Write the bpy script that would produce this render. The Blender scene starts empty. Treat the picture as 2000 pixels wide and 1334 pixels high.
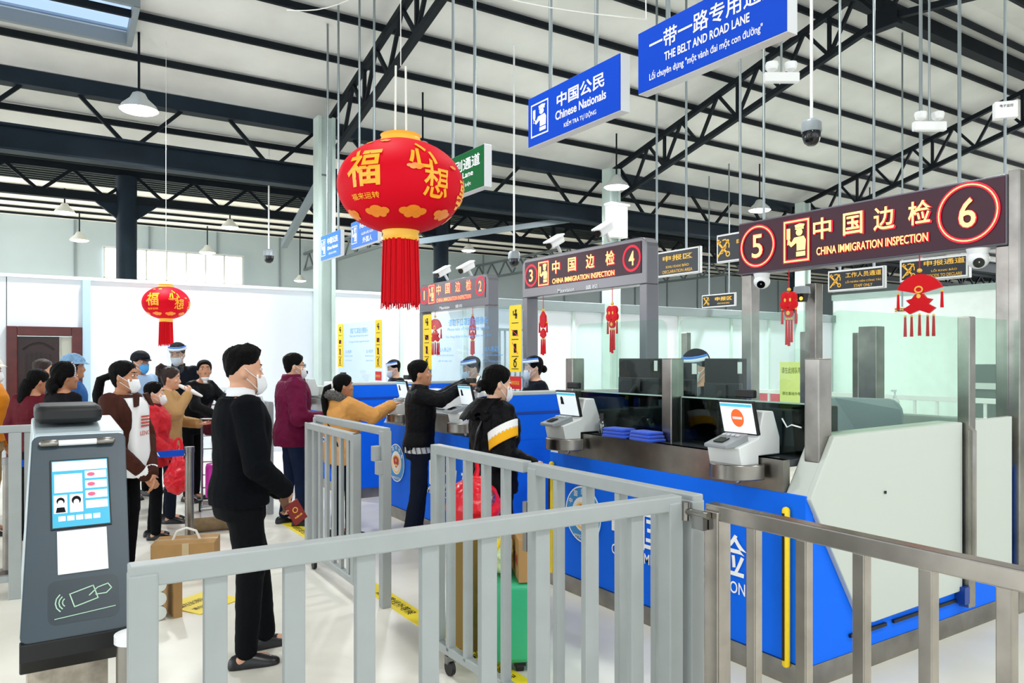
import bpy, math, random
from mathutils import Vector, Matrix, noise
random.seed(7)
C = bpy.context.scene.collection
PI = math.pi
scene = bpy.context.scene

# ------------------------------------------------------------------ camera, world, exposure
YAW = math.radians(33.0); FPX = 1478.0; EYE = 1.65; HOR = 700.0
SY, CY = math.sin(YAW), math.cos(YAW)
cam_d = bpy.data.cameras.new('camera'); cam = bpy.data.objects.new('camera', cam_d); C.objects.link(cam)
cam_d.sensor_width = 36.0; cam_d.lens = FPX/2000*36.0; cam_d.shift_y = (HOR-667.0)/2000.0
cam_d.clip_start = 0.05; cam_d.clip_end = 300
cam.location = (0, 0, EYE); cam.rotation_euler = (PI/2, 0, -YAW)
scene.camera = cam
scene.view_settings.view_transform = 'Standard'; scene.view_settings.look = 'None'
scene.view_settings.exposure = 0.42; scene.view_settings.gamma = 1.0; scene.view_settings.use_curve_mapping = False
world = bpy.data.worlds.new('daylight'); scene.world = world; world.use_nodes = True
bg = world.node_tree.nodes['Background']; bg.inputs[0].default_value = (0.86, 0.93, 1.0, 1); bg.inputs[1].default_value = 1.0
def area_light(name, loc, target, sx, sy, watts, col=(1, 1, 1)):
    l = bpy.data.lights.new(name, 'AREA'); l.shape = 'RECTANGLE'; l.size = sx; l.size_y = sy; l.energy = watts; l.color = col
    o = bpy.data.objects.new(name, l); C.objects.link(o); o.location = loc
    o.rotation_euler = (Vector(target)-Vector(loc)).to_track_quat('-Z', 'Y').to_euler()
    return o
# area lights added for daylight at the unseen open entrance and queue sides
area_light('entrance_fill', (6, -9, 3.2), (7, 8, 1.5), 22, 4.5, 260, (0.93, 0.97, 1.0))
area_light('queue_side_fill', (-9, 6, 3.0), (8, 7, 2.0), 16, 4.5, 330, (0.93, 0.97, 1.0))

area_light('rear_hall_fill', (-8.5, 22.5, 3.0), (6, 22.5, 2.2), 8, 4.5, 900, (1.0, 0.98, 0.95))  # area light added to brighten the rear hall, its open side assumed
area_light('right_bay_light', (38, 6, 5.0), (20, 6, 4.0), 20, 5, 1600, (0.96, 0.98, 1.0))  # unseen area light before the closed end wall, not an opening

# unseen lights added to brighten the floor, standing for more pendant lamps
for _x, _y in ((1.5, 5.5), (6.2, 5.5), (10.9, 5.5), (1.5, -1.0), (6.2, -1.0)):
    area_light('overhead_fill', (_x, _y, 7.0 if _y > 0 else 5.9), (_x, _y, 0), 0.5, 0.5, 95, (0.97, 0.99, 1.0))

# ------------------------------------------------------------------ helpers
def pix(px, py, X=None, Y=None, Z=None, d=None):
    r = (px-1000.0)/FPX; u = (HOR-py)/FPX
    ax, ay = SY+CY*r, CY-SY*r
    if X is not None: d = X/ax
    elif Y is not None: d = Y/ay
    elif Z is not None: d = (Z-EYE)/u
    return Vector((ax*d, ay*d, EYE+u*d))
def lin(h):
    h = h.lstrip('#'); out = []
    for i in (0, 2, 4):
        c = int(h[i:i+2], 16)/255.0
        out.append(c/12.92 if c <= 0.04045 else ((c+0.055)/1.055)**2.4)
    return (*out, 1.0)
MATS = {}
def mat(name, col, rough=0.5, metal=0.0, emit=0.0, ecol=None, bump=0.0, bscale=60.0, var=0.0, vscale=4.0, sheen=0.0, coat=0.0, spec=0.5):
    if name in MATS: return MATS[name]
    m = bpy.data.materials.new(name); m.use_nodes = True; nt = m.node_tree; b = nt.nodes['Principled BSDF']
    c = lin(col); b.inputs['Base Color'].default_value = c
    b.inputs['Roughness'].default_value = rough; b.inputs['Metallic'].default_value = metal
    b.inputs['Specular IOR Level'].default_value = spec if rough < 0.55 or metal else 0.12
    if sheen: b.inputs['Sheen Weight'].default_value = sheen
    if coat: b.inputs['Coat Weight'].default_value = coat
    if emit: b.inputs['Emission Color'].default_value = lin(ecol or col); b.inputs['Emission Strength'].default_value = emit
    if bump or var:
        tc = nt.nodes.new('ShaderNodeTexCoord')
    if var:
        n = nt.nodes.new('ShaderNodeTexNoise'); n.inputs['Scale'].default_value = vscale; n.inputs['Detail'].default_value = 6
        nt.links.new(tc.outputs['Object'], n.inputs['Vector'])
        r = nt.nodes.new('ShaderNodeValToRGB'); r.color_ramp.elements[0].position = 0.3; r.color_ramp.elements[1].position = 0.7
        r.color_ramp.elements[0].color = (*[max(0, v*(1-var)) for v in c[:3]], 1); r.color_ramp.elements[1].color = (*[min(1, v*(1+var)) for v in c[:3]], 1)
        nt.links.new(n.outputs['Fac'], r.inputs['Fac']); nt.links.new(r.outputs['Color'], b.inputs['Base Color'])
    if bump:
        n2 = nt.nodes.new('ShaderNodeTexNoise'); n2.inputs['Scale'].default_value = bscale; n2.inputs['Detail'].default_value = 4
        nt.links.new(tc.outputs['Object'], n2.inputs['Vector'])
        bp = nt.nodes.new('ShaderNodeBump'); bp.inputs['Strength'].default_value = bump; bp.inputs['Distance'].default_value = 0.02
        nt.links.new(n2.outputs['Fac'], bp.inputs['Height']); nt.links.new(bp.outputs['Normal'], b.inputs['Normal'])
    MATS[name] = m; return m
def glass(name, col, refl=0.07, tint_only=False, rough=0.0):
    if name in MATS: return MATS[name]
    m = bpy.data.materials.new(name); m.use_nodes = True; nt = m.node_tree; nt.nodes.clear()
    o = nt.nodes.new('ShaderNodeOutputMaterial'); t = nt.nodes.new('ShaderNodeBsdfTransparent'); g = nt.nodes.new('ShaderNodeBsdfGlossy')
    t.inputs[0].default_value = lin(col); g.inputs['Roughness'].default_value = rough; g.inputs[0].default_value = (1, 1, 1, 1)
    mx = nt.nodes.new('ShaderNodeMixShader'); lw = nt.nodes.new('ShaderNodeLayerWeight'); lw.inputs[0].default_value = 0.25
    ma = nt.nodes.new('ShaderNodeMath'); ma.operation = 'MULTIPLY_ADD'; ma.inputs[1].default_value = 0.35; ma.inputs[2].default_value = refl
    nt.links.new(lw.outputs['Facing'], ma.inputs[0])
    pw = nt.nodes.new('ShaderNodeMath'); pw.operation = 'POWER'; pw.inputs[1].default_value = 3.0
    nt.links.new(lw.outputs['Facing'], pw.inputs[0]); nt.links.new(pw.outputs[0], ma.inputs[0])
    nt.links.new(ma.outputs[0], mx.inputs[0]); nt.links.new(t.outputs[0], mx.inputs[1]); nt.links.new(g.outputs[0], mx.inputs[2])
    nt.links.new(mx.outputs[0], o.inputs[0]); MATS[name] = m; return m

class MB:
    """collects shapes and links them as ONE mesh object"""
    def __init__(self): self.v = []; self.f = []; self.M = Matrix.Identity(4)
    def add(self, vs, fs):
        k = len(self.v); self.v += [self.M @ Vector(p) for p in vs]; self.f += [tuple(i+k for i in f) for f in fs]; return self
    def box(self, c, s, R=None):
        hx, hy, hz = s[0]/2, s[1]/2, s[2]/2; c = Vector(c); vs = []
        for x, y, z in ((-1,-1,-1),(1,-1,-1),(1,1,-1),(-1,1,-1),(-1,-1,1),(1,-1,1),(1,1,1),(-1,1,1)):
            p = Vector((x*hx, y*hy, z*hz)); vs.append(c+(R @ p if R else p))
        return self.add(vs, [(0,3,2,1),(4,5,6,7),(0,1,5,4),(1,2,6,5),(2,3,7,6),(3,0,4,7)])
    def bar(self, a, b, w, h, up=(0, 0, 1)):
        a, b = Vector(a), Vector(b); z = (b-a); L = z.length; z.normalize(); u = Vector(up)
        if abs(z.dot(u)) > 0.95: u = Vector((0, 1, 0))
        x = u.cross(z).normalized(); y = z.cross(x)
        return self.box((a+b)/2, (w, h, L), Matrix((x, y, z)).transposed())
    def loft(self, rings, cap=True):
        n = len(rings[0]); vs = [p for r in rings for p in r]; fs = []
        for i in range(len(rings)-1):
            for j in range(n):
                k = (j+1) % n; fs.append((i*n+j, i*n+k, (i+1)*n+k, (i+1)*n+j))
        if cap: fs.append(tuple(reversed(range(n)))); fs.append(tuple((len(rings)-1)*n+j for j in range(n)))
        return self.add(vs, fs)
    def cyl(self, a, b, r0, r1=None, n=14):
        r1 = r0 if r1 is None else r1; a, b = Vector(a), Vector(b); z = (b-a).normalized()
        x = z.orthogonal().normalized(); y = z.cross(x)
        R = lambda c, r: [c+(x*math.cos(2*PI*i/n)+y*math.sin(2*PI*i/n))*r for i in range(n)]
        return self.loft([R(a, r0), R(b, r1)])
    def cap(self, a, b, r0, r1=None, n=12):
        """tapered capsule"""
        r1 = r0 if r1 is None else r1; a, b = Vector(a), Vector(b); z = (b-a)
        z = z.normalized() if z.length > 1e-6 else Vector((0, 0, 1)); x = z.orthogonal().normalized(); y = z.cross(x); rings = []
        for c, r, s in ((a, r0, -1), (b, r1, 1)):
            for t in ([80, 50, 20] if s < 0 else [20, 50, 80]):
                q = math.radians(t); rr = r*math.cos(q); cc = c+z*(s*r*math.sin(q))
                rings.append([cc+(x*math.cos(2*PI*i/n)+y*math.sin(2*PI*i/n))*rr for i in range(n)])
        return self.loft(rings)
    def tube(self, pts, r, n=8, closed=False):
        pts = [Vector(p) for p in pts]; rings = []; N = len(pts); x = None
        for i, p in enumerate(pts):
            a = pts[(i-1) % N] if (closed or i > 0) else p; b = pts[(i+1) % N] if (closed or i < N-1) else p
            z = (b-a).normalized()
            x = z.orthogonal().normalized() if x is None else (x-z*x.dot(z)).normalized()
            y = z.cross(x); rr = r[i] if isinstance(r, (list, tuple)) else r
            rings.append([p+(x*math.cos(2*PI*k/n)+y*math.sin(2*PI*k/n))*rr for k in range(n)])
        if closed:
            rings.append(rings[0]); return self.loft(rings, False)
        return self.loft(rings)
    def lathe(self, prof, c=(0, 0, 0), n=24, sx=1.0, sy=1.0):
        c = Vector(c); return self.loft([[c+Vector((r*sx*math.cos(2*PI*i/n), r*sy*math.sin(2*PI*i/n), z)) for i in range(n)] for r, z in prof])
    def ell(self, c, s, R=None, n=14, m=9):
        c = Vector(c); rings = []
        for j in range(m):
            t = -PI/2+PI*(j+0.35)/(m-0.3); z = math.sin(t); r = math.cos(t); ring = []
            for i in range(n):
                p = Vector((s[0]*r*math.cos(2*PI*i/n), s[1]*r*math.sin(2*PI*i/n), s[2]*z)); ring.append(c+(R @ p if R else p))
            rings.append(ring)
        return self.loft(rings)
    def prism(self, poly, t0, t1, f=None):
        """2-D polygon extruded t0..t1; f maps (u,v,t) to a point"""
        f = f or (lambda u, v, t: (u, v, t)); n = len(poly)
        vs = [f(u, v, t0) for u, v in poly]+[f(u, v, t1) for u, v in poly]
        fs = [tuple(reversed(range(n))), tuple(range(n, 2*n))]+[(i, (i+1) % n, n+(i+1) % n, n+i) for i in range(n)]
        return self.add(vs, fs)
    def build(self, name, m, parent=None, smooth=False, bevel=0.0, label=None, remesh=0.0, smit=4, disp=0.0, dsize=0.08, solid=0.0, subsurf=0):
        me = bpy.data.meshes.new(name); me.from_pydata([tuple(p) for p in self.v], [], self.f); me.update()
        import bmesh
        bm = bmesh.new(); bm.from_mesh(me); bmesh.ops.recalc_face_normals(bm, faces=bm.faces); bm.to_mesh(me); bm.free()
        me.materials.append(m); o = bpy.data.objects.new(name, me); C.objects.link(o)
        if parent is not None: o.parent = parent
        if label: o['label'] = label
        if remesh:
            q = o.modifiers.new('r', 'REMESH'); q.mode = 'VOXEL'; q.voxel_size = remesh; q.use_smooth_shade = True
            q = o.modifiers.new('s', 'SMOOTH'); q.iterations = smit; q.factor = 0.5
            if disp:
                key = 'folds%.3f' % dsize; t = bpy.data.textures.get(key) or bpy.data.textures.new(key, 'CLOUDS'); t.noise_scale = dsize; t.noise_depth = 2
                q = o.modifiers.new('d', 'DISPLACE'); q.texture = t; q.strength = disp; q.mid_level = 0.5; q.texture_coords = 'LOCAL'
        if solid: q = o.modifiers.new('t', 'SOLIDIFY'); q.thickness = solid; q.offset = 0
        if subsurf: q = o.modifiers.new('u', 'SUBSURF'); q.levels = q.render_levels = subsurf
        if bevel:
            q = o.modifiers.new('b', 'BEVEL'); q.width = bevel; q.segments = 2; q.limit_method = 'ANGLE'; q.angle_limit = math.radians(40)
        if smooth:
            me.shade_smooth()
            if smooth != 'all':
                try: me.set_sharp_from_angle(angle=math.radians(38))
                except Exception: pass
        return o
def thing(name, label, cat, loc=(0, 0, 0), rotz=0.0, group=None, M=None):
    o = bpy.data.objects.new(name, None); C.objects.link(o); o.empty_display_size = 0.1
    if M is not None: o.matrix_world = M
    else: o.location = loc; o.rotation_euler = (0, 0, rotz)
    o['label'] = label; o['category'] = cat
    if group: o['group'] = group
    return o
def tag(o, label, cat, group=None):
    o['label'] = label; o['category'] = cat
    if group: o['group'] = group
    return o
def struct(name, mb, m, **k):
    o = mb.build(name, m, **k)
    if o.parent is None: o['kind'] = 'structure'
    return o
def dup(root, loc=None, label=None, M=None):
    r = root.copy(); C.objects.link(r)
    if loc is not None: r.location = loc
    if M is not None: r.matrix_world = M
    if label: r['label'] = label
    for ch in list(root.children):
        c = ch.copy(); C.objects.link(c); c.parent = r
        for g in list(ch.children):
            d = g.copy(); C.objects.link(d); d.parent = c
    return r
def face_mx(p):   # local x -> -Y, y -> Z, z -> -X  (a board facing the queue)
    return Matrix(((0, 0, -1, p[0]), (-1, 0, 0, p[1]), (0, 1, 0, p[2]), (0, 0, 0, 1)))
def face_my(p):   # local x -> X, y -> Z, z -> -Y
    return Matrix(((1, 0, 0, p[0]), (0, 0, -1, p[1]), (0, 1, 0, p[2]), (0, 0, 0, 1)))
def rrect(x0, y0, x1, y1, r, n=4, corners=(1, 1, 1, 1)):
    pts = []
    for k, (cx, cy, a0) in enumerate(((x1-r, y1-r, 0), (x0+r, y1-r, 90), (x0+r, y0+r, 180), (x1-r, y0+r, 270))):
        if corners[k]: pts += [(cx+r*math.cos(math.radians(a0+90*i/n)), cy+r*math.sin(math.radians(a0+90*i/n))) for i in range(n+1)]
        else: pts.append(((x1, y1), (x0, y1), (x0, y0), (x1, y0))[k])
    return pts
def smooth_step(a, b, x):
    t = max(0.0, min(1.0, (x-a)/(b-a))) if a != b else float(x > a); return t*t*(3-2*t)

# ------------------------------------------------------------------ lettering: every text is turned into a mesh once
TEXT = {}
def prepare_texts(items):
    objs = []
    for body, off in items:
        cu = bpy.data.curves.new('lettering', 'FONT'); cu.body = body; cu.size = 1.0; cu.offset = off; cu.resolution_u = 3
        o = bpy.data.objects.new('lettering', cu); C.objects.link(o); objs.append((body, off, o))
    dg = bpy.context.evaluated_depsgraph_get(); dg.update()
    for body, off, o in objs:
        me = bpy.data.meshes.new_from_object(o.evaluated_get(dg))
        vs = [v.co.copy() for v in me.vertices]; fs = [tuple(p.vertices) for p in me.polygons]
        x0, x1 = min(v.x for v in vs), max(v.x for v in vs); y0, y1 = min(v.y for v in vs), max(v.y for v in vs)
        TEXT[(body, off)] = ([((v.x-x0), (v.y-y0)) for v in vs], fs, x1-x0, y1-y0); bpy.data.meshes.remove(me)
        cu = o.data; bpy.data.objects.remove(o); bpy.data.curves.remove(cu)
def put_text(mb, body, x, y, h, w=None, off=0.0, z=0.0, align='c', shear=0.0, f=None):
    """lettering h high (and w wide) at x, y (its middle height) in the local plane"""
    vs, fs, W, H = TEXT[(body, off)]; sy = h/H; sx = (w/W) if w else sy
    x0 = x-(W*sx/2 if align == 'c' else (0 if align == 'l' else W*sx))
    f = f or (lambda u, v: (u, v, z))
    return mb.add([f(x0+p*sx+shear*q*sy, y-h/2+q*sy) for p, q in vs], fs)
WORDS = {
    '中国边检': 0.010, '中': 0.012, '国': 0.012, '边': 0.012, '检': 0.012, 'CHINA IMMIGRATION INSPECTION': 0.010,
    '1': 0.008, '2': 0.008, '3': 0.008, '4': 0.008, '5': 0.008, '6': 0.008,
    '中国公民': 0.02, 'Chinese Nationals': 0.02, 'KIỂM TRA TỰ ĐỘNG': 0.008, '一带一路专用通道': 0.012, 'THE BELT AND ROAD LANE': 0.02,
    'Lối chuyên dụng "một vành đai một con đường"': 0.01, '特别通道': 0.018, 'Special Lane': 0.016, 'Lối đặc biệt': 0.0,
    '外国人': 0.01, 'Foreigners': 0.02, 'NGƯỜI NƯỚC NGOÀI': 0.0, '申报区': 0.014, 'KHU KHAI BÁO': 0.006, 'DECLARATION AREA': 0.006,
    '工作人员通道': 0.014, 'LỐI NHÂN VIÊN CÔNG TÁC': 0.004, 'STAFF ONLY': 0.006, '申报通道': 0.014, 'LỐI KHAI BÁO': 0.006, 'GOODS TO DECLARE': 0.006,
    'Maxvision': 0.006, '盛视': 0.006, '福': 0.02, '心': 0.02, '想': 0.014, '事': 0.016, '成': 0.016, '福来运转': 0.006,
    '请取下口罩面对摄像头': 0.006, 'Please take off mask facing camera': 0.0, 'Vui lòng tháo khẩu trang nhìn máy ảnh': 0.0,
    '出入境证件': 0.004, 'Exit and entry document': 0.0, 'giấy tờ nhập cảnh': 0.0, '请依次验证': 0.008, 'N I A': 0.006, 'LENC': 0.01, 'STAR': 0.01,
    '请在黄线外等候': 0.008, '请在此排队等候': 0.008, '民': 0.01, '警': 0.01, '察': 0.01, 'CHINA': 0.01, 'IMMIGRATION': 0.01, '电子监控': 0.006,
}
prepare_texts(list(WORDS.items()))
def wt(mb, body, x, y, h, w=None, z=0.0, align='c', shear=0.0, f=None): return put_text(mb, body, x, y, h, w, WORDS[body], z, align, shear, f)
def ring2d(mb, x, y, rx, ry, t, z=0.0, n=40):
    vs = []
    for k in range(n):
        a = 2*PI*k/n; vs += [(x+(rx-t)*math.cos(a), y+(ry-t)*math.sin(a), z), (x+rx*math.cos(a), y+ry*math.sin(a), z)]
    return mb.add(vs, [(2*k, 2*k+1, (2*k+3) % (2*n), (2*k+2) % (2*n)) for k in range(n)])
def disc2d(mb, x, y, rx, ry, z=0.0, n=28): return mb.add([(x+rx*math.cos(2*PI*k/n), y+ry*math.sin(2*PI*k/n), z) for k in range(n)], [tuple(range(n))])
def poly2d(mb, pts, z=0.0): return mb.add([(a, b, z) for a, b in pts], [tuple(range(len(pts)))])
def stroke2d(mb, pts, w, z=0.0):
    for a, b in zip(pts, pts[1:]):
        a, b = Vector(a), Vector(b); d = (b-a); n = Vector((-d.y, d.x)).normalized()*w/2; e = d.normalized()*w*0.3
        poly2d(mb, [tuple(a-e-n), tuple(b+e-n), tuple(b+e+n), tuple(a-e+n)], z)
def frame2d(mb, x0, y0, x1, y1, t, z=0.0):
    for a in ((x0, y0, x1, y0+t), (x0, y1-t, x1, y1), (x0, y0+t, x0+t, y1-t), (x1-t, y0+t, x1, y1-t)):
        poly2d(mb, [(a[0], a[1]), (a[2], a[1]), (a[2], a[3]), (a[0], a[3])], z)
def officer_icon(mb, x, y, w, h, z=0.0, frame=True):
    """pictogram: officer checking a passport, lower corner x, y"""
    if frame: frame2d(mb, x, y, x+w, y+h, w*0.05, z)
    P = lambda pts: poly2d(mb, [(x+a*w, y+b*h) for a, b in pts], z)
    disc2d(mb, x+.62*w, y+.70*h, .13*w, .085*h, z); P([(.46,.77),(.80,.77),(.80,.80),(.46,.80)]); P([(.47,.81),(.79,.81),(.84,.88),(.64,.91),(.44,.88)])
    P([(.42,.58),(.80,.60),(.88,.50),(.86,.26),(.52,.26),(.52,.42)]); P([(.50,.23),(.86,.23),(.86,.12),(.50,.12)])
    P([(.42,.58),(.52,.46),(.30,.36),(.16,.46),(.22,.54),(.31,.47)]); P([(.12,.56),(.26,.56),(.26,.82),(.12,.82)]); P([(.14,.42),(.24,.44),(.24,.58),(.16,.58)])
def customs_icon(mb, x, y, s, z=0.0):
    """gold key crossed with a winged staff, centred"""
    S = lambda pts, w: stroke2d(mb, [(x+a*s, y+b*s) for a, b in pts], w*s, z)
    S([(-.42, .42), (.28, -.28)], .12); S([(-.42, .42), (-.30, .50)], .09); S([(-.30, .30), (-.18, .40)], .09); ring2d(mb, x+.34*s, y-.34*s, .16*s, .16*s, .07*s, z)
    S([(-.40, -.46), (.30, .36)], .10); S([(.30, .36), (.16, .50), (-.04, .46)], .07); S([(.30, .36), (.44, .22), (.42, .02)], .07); disc2d(mb, x+.34*s, y+.40*s, .09*s, .09*s, z)
    S([(-.22, -.30), (-.02, -.26), (.0, -.04), (.20, .0), (.2, .2)], .05)

# ------------------------------------------------------------------ materials
BLUE = mat('booth_blue', '#0f6cf2', 0.56, var=0.03)
WHITEP = mat('white_panel', '#c3c9c0', 0.45)
STEEL = mat('brushed_steel', '#94908a', 0.28, 1.0, var=0.25, vscale=5)
STEELD = mat('dark_steel', '#8d8d8c', 0.35, 1.0, var=0.12, vscale=8)
GREYP = mat('grey_paint', '#a2a8a7', 0.45, var=0.04, vscale=9)
IRON = mat('truss_paint', '#161c21', 0.6, var=0.18, vscale=3)
IRON2 = mat('beam_paint', '#1d2831', 0.55, var=0.2, vscale=2)
BLACK = mat('black_plastic', '#08090b', 0.5)
BLACKG = mat('black_gloss', '#0b0c10', 0.12)
WHITE = mat('white_plastic', '#f2f3f2', 0.35)
YEL = mat('notice_yellow', '#ffd915', 0.5)
SIGNB = mat('sign_blue', '#0445c2', 0.6)
SIGNG = mat('sign_green', '#06602f', 0.6)
LETW = mat('white_lettering', '#ffffff', 0.5)
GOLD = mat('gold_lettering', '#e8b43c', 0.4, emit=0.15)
RED = mat('red_silk', '#e0101c', 0.6, sheen=0.2)
REDP = mat('red_plastic', '#e51228', 0.3)
GLASS = glass('clear_glass', '#f0f9f5', 0.012)
GLASSS = glass('side_glass', '#ecf7f1', 0.015)
TINT = glass('smoked_glass', '#6a7377', 0.015)
ACRY = glass('acrylic', '#eef6fa', 0.04)
GROUT = mat('dark_line', '#30343a', 0.7)

# ------------------------------------------------------------------ the setting
FLOORM = mat('concrete_floor', '#e3e0d3', 0.35, var=0.10, vscale=1.3, bump=0.03, bscale=25)
PANELW = mat('partition_white', '#dde3e8', 0.4)
ROOFM = mat('roof_panel', '#d2d3cf', 0.55, var=0.10, vscale=0.9)
ROOFD = mat('roof_deck', '#2f3534', 0.6, var=0.15, vscale=1.5)
ROOFW = mat('far_roof_panel', '#efeadf', 0.55)
FARW = mat('far_wall_panel', '#a9b7bb', 0.5, var=0.05, vscale=0.6)
COLM = mat('column_paint', '#b9c9c2', 0.45, var=0.05, vscale=2)
HEAD = mat('header_steel', '#8b9696', 0.4, 0.4)
struct('floor', MB().box((14, 8, -0.05), (52, 44, 0.1)), FLOORM)

def roof_z(Y): return 6.1+0.27*(14.2-Y) if Y >= 7 else 6.1+0.27*7.2-0.16*(7-Y)
def roof_strip(mb, x0, x1, y0, y1, t=0.1):
    a, b = roof_z(y0)+0.06, roof_z(y1)+0.06
    mb.prism([(y0, a), (y1, b), (y1, b+t), (y0, a+t)], x0, x1, lambda u, v, w: (w, u, v))
rf = MB()
roof_strip(rf, -9, 40, 7, 11.87); roof_strip(rf, 1.36, 40, 11.87, 12.76); roof_strip(rf, -9, -5, 11.87, 12.76); roof_strip(rf, -9, 40, 12.76, 16.6); roof_strip(rf, -9, 40, -9, 7)
struct('ceiling', rf, ROOFM)
dk = MB().box((15.5, 17.85, 5.55), (49, 2.5, 0.12))
for k in range(11): dk.box((15.5, 16.75+k*0.22, 5.47), (49, 0.10, 0.05))
struct('ceiling_gutter_deck', dk, ROOFD)
struct('ceiling_rear_hall', MB().prism([(19.1, 5.5), (27.2, 5.95), (27.2, 6.05), (19.1, 5.6)], -9, 40, lambda u, v, w: (w, u, v)), ROOFW)
# skylight strip in the roof
sk = MB(); z0, z1 = roof_z(11.9), roof_z(12.74)
sk.prism([(11.87, z0+.1), (12.76, z1+.1), (12.76, z1+.12), (11.87, z0+.12)], -5, 1.36, lambda u, v, w: (w, u, v))
skyl = struct('window_1', sk, glass('skylight_sheet', '#dbe8f8', 0.02))
fr = MB()
for Y in (11.87, 12.76): fr.bar((-5, Y, roof_z(Y)-.02), (1.42, Y, roof_z(Y)-.02), 0.08, 0.18)
fr.bar((1.38, 11.87, z0-.02), (1.38, 12.76, z1-.02), 0.08, 0.2)
fr.build('window_frame', mat('skylight_frame', '#7d878c', 0.5), skyl)
# clerestory in the far wall
cw = MB().box((4.3, 26.93, 4.66), (4.2, 0.04, 0.95)); w2 = struct('window_2', cw, mat('lit_window', '#f6f8fb', 0.5, emit=1.6))
fr = MB()
for k in range(8): fr.box((2.2+k*0.6, 26.88, 4.66), (0.05, 0.06, 0.95))
fr.box((4.3, 26.88, 5.15), (4.3, .06, .06)); fr.box((4.3, 26.88, 4.17), (4.3, .06, .06)); fr.build('window_frame', mat('window_frame_grey', '#c7c9c6', 0.5), w2)
fw = MB().box((15.5, 27.05, 3.2), (49, 0.1, 6.4)); struct('wall_far', fw, FARW)
jt = MB()
for k in range(22): jt.box((-7+2.1*k, 26.97, 3.2), (0.05, 0.03, 6.4))
jt.box((15.5, 26.97, 4.05), (49, 0.05, 0.08)); struct('trim_1', jt, mat('joint_grey', '#7f8a8e', 0.6))
struct('wall_right', MB().box((40.05, 9, 4.5), (0.1, 36, 9)), FARW)
# white partition behind the booths
pw = MB().box((-4.62, 13.56, 1.435), (8.9, 0.1, 2.87)); pw.box((0.31, 13.56, 2.5), (0.98, 0.1, 0.74)); pw.box((10.4, 13.56, 1.435), (19.2, 0.1, 2.87))
struct('wall_partition', pw, PANELW)
cp = MB().box((5.75, 13.56, 2.89), (28.5, 0.16, 0.05)); struct('trim_2', cp, mat('cap_white', '#dfe6ea', 0.4))
hd = MB().box((13.6, 13.5, 2.80), (12.8, 0.2, 0.2)); struct('trim_3', hd, HEAD)
ps = MB().box((0.86, 13.48, 1.435), (0.11, 0.08, 2.87)); struct('trim_4', ps, mat('joint_blue', '#a8c6d6', 0.45))
pj = MB()
for x in (6.2, 7.6, 9.3, 10.4, 12.6, 13.7, 15.6, 17.1): pj.box((x, 13.49, 1.35), (0.07, 0.05, 2.7))
struct('trim_5', pj, mat('joint_pale', '#c4d3cc', 0.45))
struct('wall_side_partition', MB().box((20.05, 3.5, 1.75), (0.1, 20, 3.5)), mat('side_partition', '#e3efea', 0.4, var=0.03))
struct('trim_6', MB().box((19.97, 3.5, 3.42), (0.08, 20, 0.16)), mat('cap_green', '#9fb5ad', 0.45))
# door with a wide reddish-brown surround
WOOD = mat('red_brown_wood', '#4a1512', 0.3, var=0.25, vscale=7); WOODD = mat('dark_brown_door', '#2a100f', 0.35, var=0.2, vscale=9)
dr = MB(); DX0, DX1 = -0.18, 0.80
for x in (DX0+.07, DX1-.07): dr.box((x, 13.47, 1.065), (0.14, 0.1, 2.13))
dr.box(((DX0+DX1)/2, 13.47, 2.06), (DX1-DX0-.28, 0.1, 0.14)); d1 = struct('door_1', dr, WOOD, bevel=0.01)
lf = MB().box((0.23, 13.53, 0.99), (0.54, 0.045, 1.98)); lf.build('door_leaf', WOODD, d1)
pn = MB()
for k in range(6): pn.box((0.08+k*0.06, 13.50, 1.25), (0.022, 0.02, 1.0-abs(k-2.5)*0.03))
pn.tube([(0.03+0.40*i/10, 13.50, 1.78+0.10*math.sin(PI*i/10)) for i in range(11)], 0.014); pn.build('door_panel', mat('door_groove', '#1a0a0a', 0.5), d1)
MB().box((0.585, 13.56, 0.99), (0.16, 0.03, 1.98)).build('door_gap_bright', mat('gap_bright_cream', '#d9dccd', 0.5), d1)  # cream strip painted for the bright room behind the ajar door
hn = MB().cap((0.46, 13.46, 1.02), (0.36, 13.46, 1.02), 0.012); hn.build('door_handle', STEEL, d1, smooth=True)

# steel frame of the roof
def member(mb, a, b, w=0.06, h=0.06): mb.bar(a, b, w, h)
def beam(name, mb, m, label, group=None):
    o = mb.build(name, m); o['kind'] = 'structure'; o['label'] = label; o['category'] = 'roof beam'
    if group: o['group'] = group
    return o
for k in range(-4, 13):
    Y = 13.15-0.98*k
    if Y > 16.4: continue
    beam('purlin_beam', MB().bar((-9, Y, roof_z(Y)-0.02), (40, Y, roof_z(Y)-0.02), 0.06, 0.10), IRON, 'dark steel purlin running under the grey roof panels', 'roof purlins')
beam('ridge_beam', MB().bar((-9, 7.6, roof_z(7.6)-0.1), (40, 7.6, roof_z(7.6)-0.1), 0.22, 0.26), IRON, 'thick dark ridge beam at the top of the roof')
for Y in (20.2, 21.5, 22.9, 24.4, 26.0):
    beam('rear_purlin_beam', MB().bar((-9, Y, 5.5+(Y-19.1)*0.055-0.05), (40, Y, 5.5+(Y-19.1)*0.055-0.02), 0.06, 0.06), IRON, 'dark purlin under the cream roof of the rear hall', 'rear hall purlins')
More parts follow.
